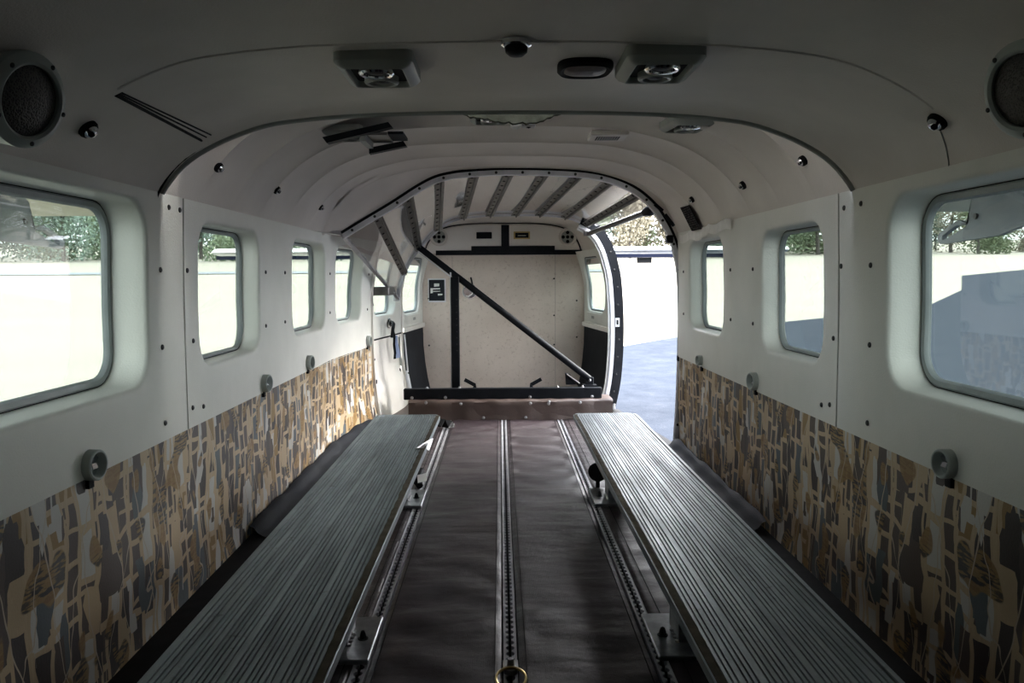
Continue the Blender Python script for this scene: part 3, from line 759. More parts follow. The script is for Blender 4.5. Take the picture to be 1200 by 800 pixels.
while s_ < cum[-1]-.03:
    j = next(i for i in range(len(cum)-1) if cum[i+1] >= s_); q = F3[j].lerp(F3[j+1], (s_-cum[j])/(cum[j+1]-cum[j]))
    inst('rivet', SCREW, tf, q + Vector((0, -.0185, 0)) + (Vector((0, 0, -.006)) if q.x < .6 else Vector((-.006, 0, 0))), rot_to((0, -1, 0))); s_ += .115
tr = thing('trim_3', (.0, 4.70, 1.1), 'silver door track and black jamb at the rear edge of the cargo doorway', 'door track', kind='structure')
mb = MB(); mb.loft(sweep(R3c, [(.003, -.02), (-.009, -.02), (-.009, .0), (.003, .0)]), True, True, True); part('track_channel', mb, 'alu_white', tr)
RR = R3c[len(R3c)*14//25:]
mb = MB(); mb.loft(sweep(RR, [(-.014, -.03), (-.034, -.03), (-.038, -.026), (-.038, .0), (-.014, .0)]), True, True, True); part('white_door_seal', mb, 'alu_white', tr)
mb = MB(); mb.loft(sweep(RR, [(-.038, -.012), (-.048, -.012), (-.048, .01), (-.038, .01)]), True, True, True); part('thin_white_flange', mb, 'white', tr)
mb = MB(); mb.loft(sweep(RR, [(-.012, -.022), (.040, -.022), (.040, .05), (-.012, .05)]), True, True, True); part('black_jamb', mb, 'black', tr)
for z in (.90, .80, .70, .60, .50, .40, .30, .2, .1): inst('screw', SCREW, tr, (pw(z, [(0, .610), (.14, .638), (.4, .658), (.72, .647), (.9, .607)]), 4.6775, z), rot_to((0, -1, 0)))
mb = MB(); mb.box((.636, 4.672, .475), (.660, 4.678, .525)); lp = part('latch_plate', mb, 'steel', tr)
mb = MB(); mb.box((.643, 4.669, .487), (.653, 4.6722, .513)); part('latch_slot', mb, 'black', lp)
mb = MB(); mb.box((.600, 4.655, .0), (.622, 4.68, .022)); mb.lathe([(.008, 0), (.008, .03), (0, .034)], (.630, 4.665, 0), (0, 0, 1), 10); part('floor_catch', mb, 'steel', tr)

d2 = thing('door_2', (0, 4.1, 1.15), 'clear roll-up cargo door raised along the ceiling, held by riveted metal slats', 'door', kind='structure')
def seg(curve, xa, xb, n=60):
    idx = []
    c_ = [q for q in curve if xa <= q.x <= xb]; c_ = [at_x(curve, xa) if xa > curve[0].x else curve[0]] + c_ + [at_x(curve, xb)]
    L = [0]
    for a, b in zip(c_, c_[1:]): L.append(L[-1]+(b-a).length)
    out = []
    for k in range(n+1):
        s = L[-1]*k/n; j = 0
        while j < len(L)-2 and L[j+1] < s: j += 1
        out.append(c_[j].lerp(c_[j+1], (s-L[j])/max(1e-9, L[j+1]-L[j])))
    return out
fa = seg(F3, -.708, .655); ra = seg(R3c, -.604, .50)
mb = MB(); rows = []
for k in range(13):
    t_ = k/12; sag = -.006*math.sin(math.pi*t_)
    rows.append([a.lerp(b, t_)+Vector((0, 0, .006+sag + .004*math.sin(i*.55+t_*3)*math.sin(math.pi*t_))) for i, (a, b) in enumerate(zip(fa, ra))])
mb.loft(rows, False); part('clear_sheet', mb, 'sheet', d2, smooth=80)
slats = [(-.56, -.565), (-.42, -.48), (-.283, -.37), (-.13, -.23), (.023, -.08), (.18, .065), (.33, .20), (.468, .345), (.59, .465)]
RIV = MB(); RIV.lathe([(.0072, 0), (.006, .002), (0, .003)], (0, 0, 0), (0, 0, 1), 8); RIV = mesh('rivet', RIV, 'rubber')
for xa, xb in slats:
    a = at_x(F3, xa) + Vector((0, .012, -.004)); b = at_x(R3c, xb) + Vector((0, -.022, -.004))
    i0 = at_x(F3, xa+.01)-at_x(F3, xa-.01); n = i0.normalized().cross(Vector((0, 1, 0))).normalized()
    if n.z > 0: n = -n
    d = (b-a).normalized(); q = d.cross(n).normalized(); n = q.cross(d).normalized()
    if n.z > 0: n = -n
    mb = MB(); hw = .0215
    sec = [(-hw, 0), (-hw, .004), (-.012, .004), (-.009, .014), (-.004, .014), (-.002, .005), (hw, .005), (hw, 0)]
    mb.loft([[a+q*u+n*v_ for u, v_ in sec], [b+q*u+n*v_ for u, v_ in sec]], True, True, True)
    so = part('slat', mb, 'slat', d2, smooth=0)
    for k in range(11):
        c_ = a.lerp(b, (k+.5)/11)
        r_ = inst('rivet', RIV, so, c_+q*(.010 if True else 0)+n*.005, rot_to(n)); r_.location = c_+q*.010+n*.005-ORG[d2]
# trailing bar on the left, leading grab bar in the doorway
a = Vector((-.708, 3.63, .945)); b = Vector((-.604, 4.69, .645))
mb = MB(); mb.ribbon([a, b], (1, 0, .4), .022, .014); part('trailing_bar', mb, 'alu', d2)
for k in range(5):
    c_ = a.lerp(b, (k+.5)/5); o = inst('bolt', BOLT, d2, c_+Vector((.007, 0, 0)), rot_to((1, 0, .4)))
mb = MB(); mb.box((-.70, 4.35, .668), (-.61, 4.70, .715), .004); part('corner_bracket', mb, 'slat', d2)
mb = MB(); mb.box((-.632, 4.68, .63), (-.596, 4.715, .70), .003); part('track_end', mb, 'alu', d2)
a = Vector((.668, 3.66, 1.060)); b = Vector((.485, 4.68, 1.005))
mb = MB(); mb.tube([a.lerp(b, .10), a.lerp(b, .5), b], .017, 10, flat=.8); mb.box(tuple(b+Vector((-.03, -.02, -.012))), tuple(b+Vector((.0, .02, .012)))); gb = part('grab_bar', mb, 'slat', d2)
mb = MB(); c_ = a.lerp(b, .06)
mb.tube([c_+Vector((-.012, .05, -.004)), c_+Vector((0, .0, .0)), c_+Vector((.008, -.03, .012))], [.020, .026, .016], 10); mb.tube([c_+Vector((.0, -.02, .01)), c_+Vector((.028, -.05, .035))], .013, 8); part('bar_end_fitting', mb, 'black', gb)
# rubber bumpers of the doorway corner
mb = MB(); mb.box((.705, 3.585, .905), (.735, 3.61, .94), .003); mb.tube([(.70, 3.6, 1.03), (.74, 3.6, .98)], .008, 8); mb.tube([(.655, 3.6, 1.075), (.69, 3.6, 1.045)], .008, 8); part('corner_bumper', mb, 'black', tf)
mb = MB(); mb.ribbon([(.788, 3.612, z) for z in (.0, .2, .41, .6, .8, .93)], (0, 1, 0), .022, .008); part('edge_rubber', mb, 'rubber', tf)
mb = MB(); mb.box((.762, 3.60, .385), (.785, 3.625, .41), .003); part('corner_bumper', mb, 'black', tf)

# ------------------------------------------------------------------ THINGS
# tail bracing
bt = thing('cross_beam', (0, 4.40, .105), 'black steel cross beam lying on the step in front of the bulkhead', 'beam')
mb = MB(); mb.box((-.545, 4.372, .107), (.522, 4.412, .166), .003); part('beam_tube', mb, 'black', bt)
mb = MB(); mb.box((-.545, 4.412, .107), (.522, 4.52, .112)); mb.box((-.26, 4.412, .112), (.40, 4.45, .160)); part('beam_flange', mb, 'black', bt, smooth=0)
for x in (-.42, -.245, .285, .42): inst('bolt', BOLT, bt, (x, 4.40, .166), Matrix.Identity(3))
for x in (-.50, -.32, .135, .47): inst('bolt', BOLT, bt, (x, 4.3725, .118), rot_to((0, -1, 0)))
for sg, x in ((-1, -.165), (1, .145)):
    mb = MB(); mb.ribbon([(x, 4.44, .16), (x+sg*.0, 4.45, .175), (x+sg*.055, 4.45, .205)], (0, 1, 0), .020, .005); o = part('flat_bracket', mb, 'black', bt)
po = thing('brace_post', (-.27, 4.47, .11), 'black vertical square post standing between beam and diagonal brace', 'post')
mb = MB(); mb.box((-.293, 4.50, .1125), (-.248, 4.545, .765), .003); part('post_tube', mb, 'black', po)
mb = MB(); mb.box((-.300, 4.545, .12), (-.291, 4.551, .79)); part('edge_strip', mb, 'alu_white', po, smooth=0)
for k in range(9):
    inst('hole_plug', SCREW, po, (-.262, 4.4995, .36+k*.035), rot_to((0, -1, 0))*.45)
dg = thing('diagonal_brace', (.455, 4.44, .166), 'long black tube slanting down from upper left to the beam', 'brace')
A = Vector((-.498, 4.62, .950)); B = Vector((.462, 4.44, .205))
mb = MB(); mb.tube([A.lerp(B, .25), B], .0185, 14); part('brace_tube', mb, 'black', dg)
mb = MB(); mb.ribbon([A, A.lerp(B, .50)], (0, -1, 0), .034, .028); part('brace_bar', mb, 'black', dg)
mb = MB(); mb.ribbon([A.lerp(B, .04)+Vector((-.012, 0, -.020)), A.lerp(B, .235)+Vector((-.012, 0, -.020))], (0, -1, 0), .006, .02); part('edge_strip', mb, 'alu_white', dg)
mb = MB(); mb.box((.425, 4.41, .166), (.50, 4.47, .174)); mb.box((.44, 4.43, .174), (.485, 4.45, .215), .003); part('foot_plate', mb, 'black', dg)
inst('bolt', BOLT, dg, (.463, 4.4285, .20), rot_to((0, -1, 0)))
mb = MB(); mb.prism([(.34, 4.50, .166), (.40, 4.50, .166), (.36, 4.50, .225), (.335, 4.50, .23)], (0, .03, 0)); mb.tube([(.34, 4.5, .22), (.41, 4.49, .17)], .010, 6); part('gusset', mb, 'black', dg)

def disc_speaker(name, c, n, r, label, grp, front=True):
    s_ = thing(name, c, label, 'speaker', grp); c = Vector(c); n = Vector(n).normalized()
    if front:
        mb = MB(); mb.lathe([(r*1.04, -.06), (r, .004), (r-.006, .010), (r*.80, .012), (r*.74, .009), (r*.74, .004)], c, n, 40); part('trim_ring', mb, 'ring', s_)
        mb = MB(); mb.lathe([(r*.755, .004), (r*.6, .007), (r*.3, .010), (0, .011)], c, n, 40); part('grille', mb, 'mesh', s_)
        u = n.orthogonal().normalized(); q = n.cross(u)
        for k in range(5):
            an = 2*math.pi*(k+.3)/5; inst('screw', SCREW, s_, c+n*.0108+(u*math.cos(an)+q*math.sin(an))*r*.88, rot_to(n)*.55)
    else:
        mb = MB(); mb.lathe([(r, 0), (r, .006), (r-.004, .010), (r*.72, .008), (r*.70, .004)], c, n, 32); part('trim_ring', mb, 'liner', s_)
        mb = MB(); mb.lathe([(r*.70, .004), (r*.4, .006), (0, .007)], c, n, 32); part('grille', mb, 'bezel', s_)
        for dx, dz in ((0, 0), (.03, 0), (-.03, 0), (0, .03), (0, -.03)):
            mb = MB(); mb.lathe([(.012, 0), (.012, .003), (0, .003)], c+Vector((dx, 0, dz))+n*.0055, n, 10); part('grille_opening', mb, 'rubber', s_)
disc_speaker('speaker', (-.648, 1.115, .998), (.9, -.22, -.25), .063, 'round black mesh speaker in a grey ring, upper left corner near the first left window', 'large headliner speakers')
disc_speaker('speaker', (.655, 1.062, .996), (-.9, -.22, -.25), .063, 'round black mesh speaker in a grey ring, cut by the right picture edge', 'large headliner speakers')
disc_speaker('speaker', (-.432, YB-.022, 1.035), (0, -1, 0), .062, 'small round beige speaker at the left end of the bulkhead head panel', 'bulkhead speakers', False)
disc_speaker('speaker', (.437, YB-.022, 1.030), (0, -1, 0), .062, 'small round beige speaker at the right end of the bulkhead head panel', 'bulkhead speakers', False)

def eyeball(y, s, r, label, grp='eyeball reading lights'):
    c = liner_pt(y, s); n = liner_n(y, s)
    t_ = thing('reading_light', c, label, 'light', grp)
    mb = MB(); mb.lathe([(r, -.003), (r*1.0, .006), (r*.86, .010), (r*.78, .007)], c, n, 24); part('bezel_ring', mb, 'rubber', t_)
    mb = MB(); mb.lathe([(r*.82, .004), (r*.7, .012), (r*.4, .017), (0, .018)], c, n, 24); part('eyeball', mb, 'chrome', t_)
    mb = MB(); d = (n+Vector((0, -.9, -.1))).normalized(); mb.lathe([(r*.32, 0), (r*.32, .003), (0, .003)], c+n*.008+d*r*.5, d, 12); part('lens', mb, 'rubber', t_)
eyeball(1.40, -.872, .017, 'large chrome eyeball light right of the left front speaker')
eyeball(1.372, .868, .017, 'large chrome eyeball light left of the right front speaker')
eyeball(2.035, -.86, .013, 'chrome light half hidden behind the left end of the headliner lip')
eyeball(2.00, .86, .013, 'chrome light close behind the right end of the headliner lip')
eyeball(2.56, -.86, .013, 'small chrome light on the second left headliner fold')
eyeball(2.50, .865, .013, 'small chrome light on the second right headliner fold')
eyeball(3.18, -.86, .012, 'farthest small chrome light on the left headliner folds')
eyeball(3.12, .845, .012, 'farthest small chrome light on the right, above the dark placard')

def vent(c, yaw, label, sx=.062, sy=.062, bez='bezel', cover=False, nozz=True):
    t_ = thing('ceiling_vent', c, label, 'vent', 'overhead air vents'); cx, cy, cz = c
    rm = Matrix.Rotation(yaw, 3, 'Z')
    def P(x, y, z): return Vector(c)+rm @ Vector((x, y, z))
    def ring(hx, hy, z, r=.014):
        out = []
        for (ax, ay, a0) in ((hx-r, hy-r, 0), (-hx+r, hy-r, 90), (-hx+r, -hy+r, 180), (hx-r, -hy+r, 270)):
            for k in range(4): an = R(a0+30*k); out.append(P(ax+r*math.cos(an), ay+r*math.sin(an), z))
        return out
    mb = MB(); mb.loft([ring(sx, sy, .014), ring(sx, sy, -.003), ring(sx-.005, sy-.005, -.010), ring(sx-.016, sy-.014, -.015, .008), ring(sx-.018, sy-.016, -.014, .008), ring(sx-.020, sy-.018, -.002, .008)], True)
    part('bezel', mb, bez, t_)
    mb = MB(); mb.loft([ring(sx-.017, sy-.015, -.004, .008)], True, True, False); part('recess', mb, 'rubber', t_, smooth=0)
    if nozz:
        for dy in (-.5, .5):
            cc = P(0, dy*(sy-.018)*1.02, -.004); r = min(sx, sy)*.46
            mb = MB(); mb.lathe([(r, .0), (r, .010), (r*.9, .013), (r*.74, .012), (r*.70, .004)], cc, (0, 0, -1), 22); nz = part('nozzle_ring', mb, 'chrome' if dy < 0 else 'bezel', t_)
            mb = MB(); mb.lathe([(r*.72, .004), (r*.4, .010), (0, .011)], cc, (0, 0, -1), 18); part('nozzle_core', mb, 'black', nz)
    return t_
vent((-.225, 1.425, 1.112), R(0), 'large grey double air vent in the front headliner, left of the small round fitting', .064, .080)
vent((.246, 1.40, 1.112), R(0), 'large grey double air vent in the front headliner, right side', .064, .080)
v1 = vent((-.475, 2.50, 1.192), R(-8), 'left air vent behind the headliner lip with its housing hanging open', .058, .075)
vent((.500, 2.30, 1.180), R(6), 'right air vent behind the headliner lip, right of the slotted grille', .062, .075)
vent((-.048, 2.42, 1.225), R(0), 'centre air vent behind the headliner lip beside the torn foam', .060, .065)
# loose black bracket and tray hanging off the left vent
mb = MB(); mb.prism([(-.53, 2.40, 1.165), (-.335, 2.36, 1.200), (-.325, 2.37, 1.188), (-.52, 2.41, 1.150)], (0, .03, 0)); part('broken_housing', mb, 'black', v1, smooth=0, label='broken black vent housing')
mb = MB(); mb.prism([(-.42, 2.55, 1.158), (-.315, 2.55, 1.178), (-.305, 2.55, 1.163), (-.42, 2.55, 1.140)], (0, .03, 0)); part('broken_housing', mb, 'black', v1, smooth=0)
mb = MB(); mb.box((-.405, 2.41, 1.172), (-.345, 2.55, 1.180)); part('housing_tray', mb, 'slat', v1, smooth=0); mb = MB(); mb.box((-.425, 2.41, 1.155), (-.407, 2.55, 1.182)); part('housing_tray', mb, 'bezel', v1, smooth=0)
mb = MB(); mb.box((-.345, 2.42, 1.176), (-.300, 2.54, 1.184)); part('broken_housing', mb, 'dark_panel', v1, smooth=0)

# oval dome light and round knob of the front headliner
o = thing('dome_light', (.128, 1.452, 1.126), 'dark oval dome light in the front headliner left of right vent', 'light')
mb = MB()
def oval(rx, ry, z, n=28): return [(.128+rx*math.copysign(abs(math.cos(2*math.pi*k/n))**.7, math.cos(2*math.pi*k/n)), 1.452+ry*math.copysign(abs(math.sin(2*math.pi*k/n))**.7, math.sin(2*math.pi*k/n)), z) for k in range(n)]
mb.loft([oval(.048, .052, 1.130), oval(.048, .052, 1.118), oval(.043, .046, 1.113), oval(.036, .038, 1.116)], True, True); part('rim', mb, 'rubber', o)
mb = MB(); mb.loft([oval(.038, .040, 1.117), oval(.030, .024, 1.112), oval(.012, .008, 1.110)], True, False, True); part('lens', mb, 'brown', o)
o = thing('round_fitting', (.006, 1.315, 1.127), 'small dark round fitting at the middle of the front headliner crease', 'light')  # round knob of unclear use, filed with the lights
mb = MB(); mb.lathe([(.024, -.002), (.024, .005), (.019, .008)], (.006, 1.315, 1.127), (0, 0, -1), 24); part('rim', mb, 'chrome', o); mb = MB(); mb.lathe([(.019, .004), (.017, .016), (.011, .021), (0, .022)], (.006, 1.315, 1.127), (0, 0, -1), 24); part('cap', mb, 'black', o)
# slotted grille
o = thing('slotted_grille', (.325, 2.68, 1.215), 'small rectangular slotted grille in the headliner behind the lip', 'grille')
mb = MB(); mb.box((.268, 2.62, 1.205), (.388, 2.74, 1.222), .003); part('face_plate', mb, 'liner', o)
for k in range(10):
    mb = MB(); mb.box((.290+k*.0078, 2.648, 1.2035), (.2935+k*.0078, 2.712, 1.2052)); part('slot', mb, 'rubber', o, smooth=0)
# loose fitting next to the centre vent
o = thing('ceiling_socket', (.035, 2.44, 1.22), 'small white round socket hanging beside the centre air vent', 'socket')
mb = MB(); mb.lathe([(.016, -.01), (.016, .016), (.012, .020), (.008, .018)], (.028, 2.44, 1.215), (0, -.3, -1), 18); part('collar', mb, 'white', o)
mb = MB(); mb.box((.045, 2.42, 1.198), (.085, 2.46, 1.212), .003); part('clip', mb, 'steel', o); mb = MB(); mb.lathe([(.008, 0), (0, .004)], (.065, 2.44, 1.198), (0, 0, -1), 10); part('hole', mb, 'rubber', o)

# bulkhead items
o = thing('bulkhead_vent', (-.115, YB-.02, 1.04), 'black rectangular vent slot left of the bulkhead centre strip', 'vent')
mb = MB(); mb.box((-.180, YB-.032, 1.022), (-.075, YB-.018, 1.066), .003); part('body', mb, 'black', o)
o = thing('bulkhead_vent', (.145, YB-.02, 1.04), 'tan framed dark vent right of the bulkhead centre strip', 'vent')
fr = MB(); fr.box((.072, YB-.034, 1.018), (.182, YB-.018, 1.026)); fr.box((.072, YB-.034, 1.060), (.182, YB-.018, 1.068)); fr.box((.072, YB-.034, 1.026), (.082, YB-.018, 1.06)); fr.box((.172, YB-.034, 1.026), (.182, YB-.018, 1.06)); part('frame', fr, 'brass', o, smooth=0)
mb = MB(); mb.box((.082, YB-.028, 1.026), (.172, YB-.019, 1.06)); part('insert', mb, 'black', o, smooth=0)
mb = MB(); mb.box((.10, YB-.030, 1.038), (.155, YB-.027, 1.044)); part('louvre', mb, 'bezel', o, smooth=0)
o = thing('instruction_card', (-.45, YB-.012, .61), 'small dark card with white drawings in a pale frame on the bulkhead', 'card')
mb = MB(); mb.box((-.512, YB-.016, .595), (-.392, YB-.008, .755)); part('frame', mb, 'alu_white', o, smooth=0)
mb = MB(); mb.box((-.505, YB-.019, .605), (-.400, YB-.015, .747)); part('card_face', mb, 'dark_panel', o, smooth=0)
mb = MB()
for (x, z, a, b) in ((-.470, .700, .035, .022), (-.485, .680, .055, .010), (-.478, .665, .05, .006), (-.495, .655, .016, .035), (-.445, .64, .03, .012)): mb.prism([(x, YB-.0195, z), (x+a, YB-.0195, z+.003), (x+a, YB-.0195, z+b), (x, YB-.0195, z+b)], (0, .001, 0))
part('printed_figures', mb, 'white', o, smooth=0)
o = thing('plastic_mask', (-.235, YB-.06, .66), 'translucent plastic cup mask hanging on the bulkhead beside the black post', 'mask')
mb = MB(); mb.lathe([(.030, -.03), (.046, -.01), (.050, .012), (.044, .03), (.03, .04), (0, .044)], (-.232, YB-.065, .665), (.3, -1, .1), 20); part('cup', mb, 'pouch', o)
mb = MB(); mb.lathe([(.012, 0), (.012, .02), (0, .021)], (-.205, YB-.10, .70), (.2, -1, 0), 10); mb.tube([(-.205, YB-.08, .70), (-.215, YB-.03, .74), (-.22, YB-.015, .76)], .006, 8); part('clip', mb, 'black', o)
mb = MB(); mb.tube([(-.26, YB-.09, .64), (-.235, YB-.12, .635), (-.21, YB-.11, .65), (-.205, YB-.09, .68)], .004, 6); part('tube', mb, 'white', o)

# placard and tape on the right liner
o = thing('placard', (.70, 3.20, .99), 'small dark printed placard on the liner ahead of the cargo doorway', 'placard')
q = [liner_pt(3.15, .975), liner_pt(3.30, .975), liner_pt(3.34, .86), liner_pt(3.15, .86)]
nn = liner_n(3.2, .9); q = [v_+nn*.010 for v_ in q]
mb = MB(); mb.prism(q, nn*.003); part('card', mb, 'placard', o, smooth=0)
o = thing('tape_strip', (.75, 3.0, .925), 'crumpled white tape strip above the last right window', 'tape')
mb = MB(); rows = []
for k in range(22):
    y = lerp(2.74, 3.52, k/21); wob = .004*math.sin(k*2.1); z0 = .915+.006*math.sin(k*.9) - (.012 if k > 8 else 0)
    rows.append([(wx(y, z)-.010-wob*.8-abs(wob)*.3, y, z) for z in (z0, z0+.012, z0+.024, z0+.034)])
mb.loft(rows, False); mb2 = MB(); mb2.loft(rows, False); part('tape_film', mb, 'tape', o, smooth=60)

# belt-line rings
def belt_ring(sg, y, z, label, r=.028, closed=False, cap='chrome'):
    x = wx(y, z); c = Vector((sg*x, y, z)); n = Vector((-sg, -.12, 0)).normalized()
    t_ = thing('belt_ring', c, label, 'anchor ring', 'seat belt anchor rings along the belt line')
    mb = MB(); k = r/.028
    mb.lathe([(.028*k, -.003), (.028*k, .018), (.026*k, .020), (.0235*k, .020), (.022*k, .018), (.020*k, .003)], c, n, 28); part('ring', mb, 'ring', t_)
    mb = MB(); mb.lathe([(.021*k, .002), (0, .002)], c, n, 20); part('recess', mb, 'black', t_)
    mb = MB(); mb.ribbon([c+n*.006+Vector((0, 0, -.018*k)), c+n*.012+Vector((0, 0, -.006*k)), c+n*.008+Vector((0, 0, .003*k)), c+n*.013+Vector((0, 0, .012*k)), c+n*.006+Vector((0, 0, .019*k))], n, .014*k, .003); part('clip', mb, cap, t_)
    mb = MB(); mb.box((c.x-.004, c.y-.010, c.z-.042), (c.x+.004, c.y+.008, c.z-.024)); part('tab', mb, 'rubber', t_, smooth=0)
belt_ring(-1, 1.465, .428, 'nearest grey ring on the left wall, under the first left window')
belt_ring(-1, 2.56, .434, 'second grey ring on the left wall, under second window')
belt_ring(-1, 3.15, .438, 'third grey ring on the left wall')
belt_ring(-1, 4.24, .436, 'farthest grey ring on the left wall, just before the passenger door')
belt_ring(1, 1.405, .430, 'nearest chrome and black ring on the right wall, under the first window', .026)
belt_ring(1, 2.50, .436, 'second grey ring on the right wall, under the middle window')
belt_ring(1, 3.18, .432, 'small black ring on right wall close to the doorway', .020, cap='rubber')

# benches
def bench(sg, label, x_in=.257, x_out=.507):
    y0, y1, zt = .38, 3.165, .230
    b = thing('bench', (sg*.38, 1.9, 0), label, 'bench', 'low ribbed metal benches')
    # ribbed profile across the width
    prof = []; pf = []
    x = x_in; z = zt
    prof.append((x_in, zt-.016)); prof.append((x_in, zt-.001)); prof.append((x_in+.0015, zt))
    prof.append((x_in+.014, zt)); prof.append((x_in+.0145, zt-.002))
    xs = x_in+.0165; k = 0; rr = random.Random(5 if sg > 0 else 6); grooves = []
    while xs < x_out-.014:
        wd = (.0052, .0052, .0085, .0052, .0052, .0110, .0052, .0068)[k % 8]
        prof += [(xs, zt-.0022), (xs+.0006, zt), (xs+wd, zt), (xs+wd+.0006, zt-.0022)]; grooves.append(len(prof)-1)
        xs += wd+.0026; k += 1
    prof += [(x_out-.010, zt-.0028), (x_out-.0095, zt), (x_out-.002, zt), (x_out, zt-.002), (x_out, zt-.016), (x_out-.004, zt-.016), (x_out-.004, zt-.007), (x_in+.004, zt-.007), (x_in+.004, zt-.016)]
    mb = MB(); n = len(prof)
    ysl = [y0, y0+.01]+[lerp(y0+.01, y1-.06, i/30) for i in range(1, 31)]+[y1-.04, y1-.02, y1-.008, y1]
    rows = []
    for i, y in enumerate(ysl):
        sh = 0
        if y > y1-.045: sh = .02*((y-(y1-.045))/.045)**2
        cxm = (x_in+x_out)/2; rows.append([(sg*(cxm+(px-cxm)*(1-sh/(.125))), y, pz+.0006*math.sin(y*5)) for px, pz in prof])
    vs = [q for r_ in rows for q in r_]; fs = []; mi = []
    for i in range(len(rows)-1):
        for j in range(n):
            a_ = i*n+j; c_ = i*n+(j+1) % n; fs.append((a_, c_, c_+n, a_+n))
            j2 = (j+1) % n; mi.append(1 if (prof[j][1] <= zt-.0019 and prof[j2][1] <= zt-.0019 and prof[j][1] > zt-.0035 and prof[j2][1] > zt-.0035) else 0)
    fs += [tuple(range(n))[::-1], tuple((len(rows)-1)*n+j for j in range(n))]; mi += [0, 0]
    mb.add(vs, fs); mb.mi = mi
    part('tread_board', mb, ['tread', 'groove'], b, smooth=20)
    mb = MB(); rows = []; rq = random.Random(9)
    for i in range(120):
        y = lerp(y0+.01, y1-.03, i/119); e_ = .0165+rq.uniform(-.0022, .0008)
        rows.append([(sg*(x_in+.0022), y, zt+.0002), (sg*(x_in+.0026), y, zt+.0010), (sg*(x_in+e_), y, zt+.0010), (sg*(x_in+e_+.0006), y, zt+.0002)])
    mb.loft(rows, False, False, False); part('grip_tape_residue', mb, 'red', b, smooth=0)
    for yc in (1.665, 2.755):
        mb = MB(); mb.box((sg*.286, yc-.108, .0035), (sg*.43, yc+.100, .014), .002); pl = part('mount_plate', mb, 'plate', b)
        mb = MB(); xa = .338
        mb.box((sg*xa, yc-.045, .0135), (sg*(xa+.006), yc+.045, .223)); mb.box((sg*xa, yc-.048, .0135), (sg*(xa+.075), yc-.042, .223))
        part('leg', mb, 'plate', b, smooth=0)
        for k in range(4):
            mb = MB(); mb.lathe([(.0055, 0), (.0045, .003), (0, .0045)], (sg*(xa-.002), yc-.044+k*.018, .014), (0, 0, 1), 8); part('weld_bead', mb, 'steel', pl)
        for dx, dy in ((.312, -.012),):
            mb = MB(); mb.lathe([(.011, 0), (.011, .002), (.008, .002)], (sg*dx, yc+dy, .0135), (0, 0, 1), 14); mb.lathe([(.0078, .002), (.0070, .009), (.004, .017), (0, .019)], (sg*dx, yc+dy, .0135), (0, 0, 1), 6); part('bolt', mb, 'black', pl)
    return b
bl = bench(-1, 'low ribbed aluminium bench along the left wall')
br = bench(1, 'low ribbed aluminium bench along the right wall, brightly lit at its far end', .256, .505)
# torn corner: bent sheet tab on the left board
mb = MB(); mb.prism([(-.262, 2.52, .2305), (-.285, 2.50, .2345), (-.262, 2.62, .2330), (-.250, 2.72, .222), (-.250, 2.56, .215)], (0, 0, .0018)); part('bent_edge_tab', mb, 'alu', bl, smooth=0, label='bent bright metal tab')

# seat belt bits
o = thing('belt_buckle', (-.330, 2.94, .01), 'black seat belt end with white tag lying by the left bench leg', 'buckle')
mb = MB(); mb.tube([(-.335, 3.02, .02), (-.325, 2.98, .045), (-.330, 2.93, .03), (-.315, 2.90, .014)], [.014, .020, .018, .012], 8); part('webbing', mb, 'rubber', o)
mb = MB(); mb.prism([(-.322, 2.89, .028), (-.292, 2.915, .030), (-.296, 2.940, .048), (-.326, 2.915, .046)], (0, .004, .004)); part('tag', mb, 'white', o, smooth=0)
o = thing('webbing_strap', (-.30, 4.02, .01), 'crumpled black webbing strap on the floor past the left bench end', 'strap')
mb = MB(); rq = random.Random(2)
mb.ribbon([(-.36, 4.00, .012), (-.345, 4.03, .05), (-.33, 4.00, .03), (-.315, 4.06, .055), (-.30, 4.03, .02), (-.285, 4.10, .04), (-.27, 4.08, .012)], (0, 0, 1), .04, .004); part('webbing', mb, 'rubber', o)
mb = MB(); mb.tube([(-.29, 4.10, .012), (-.262, 4.12, .02), (-.262, 4.06, .014), (-.29, 4.05, .012)], .004, 6); part('buckle', mb, 'steel', o)
o = thing('rubber_wheel', (.325, 2.90, .05), 'small black round knob behind the right bench leg', 'knob')
mb = MB(); mb.lathe([(.028, -.012), (.034, -.008), (.034, .008), (.028, .012), (0, .012)], (.325, 2.90, .060), (-.5, -1, 0), 22); mb.box((.318, 2.895, .004), (.332, 2.91, .055)); part('knob_body', mb, 'rubber', o)
o = thing('track_fitting', (-.007, 1.50, 0), 'steel and brass ring fitting locked in the middle seat track', 'fitting')
mb = MB(); mb.lathe([(.013, .002), (.013, .012), (.007, .016), (.006, .030), (0, .031)], (-.007, 1.515, .0035), (0, 0, 1), 14); part('stud', mb, 'steel', o)
mb = MB(); mb.tube([(-.007+.028*math.cos(2*math.pi*k/24), 1.472+.034*math.sin(2*math.pi*k/24), .016+.004*math.sin(2*math.pi*k/24)) for k in range(25)], .0028, 8, cap=False); part('ring', mb, 'brass', o)
mb = MB(); mb.box((-.022, 1.525, .0040), (.008, 1.560, .010), .0015); part('slider', mb, 'steel', o)

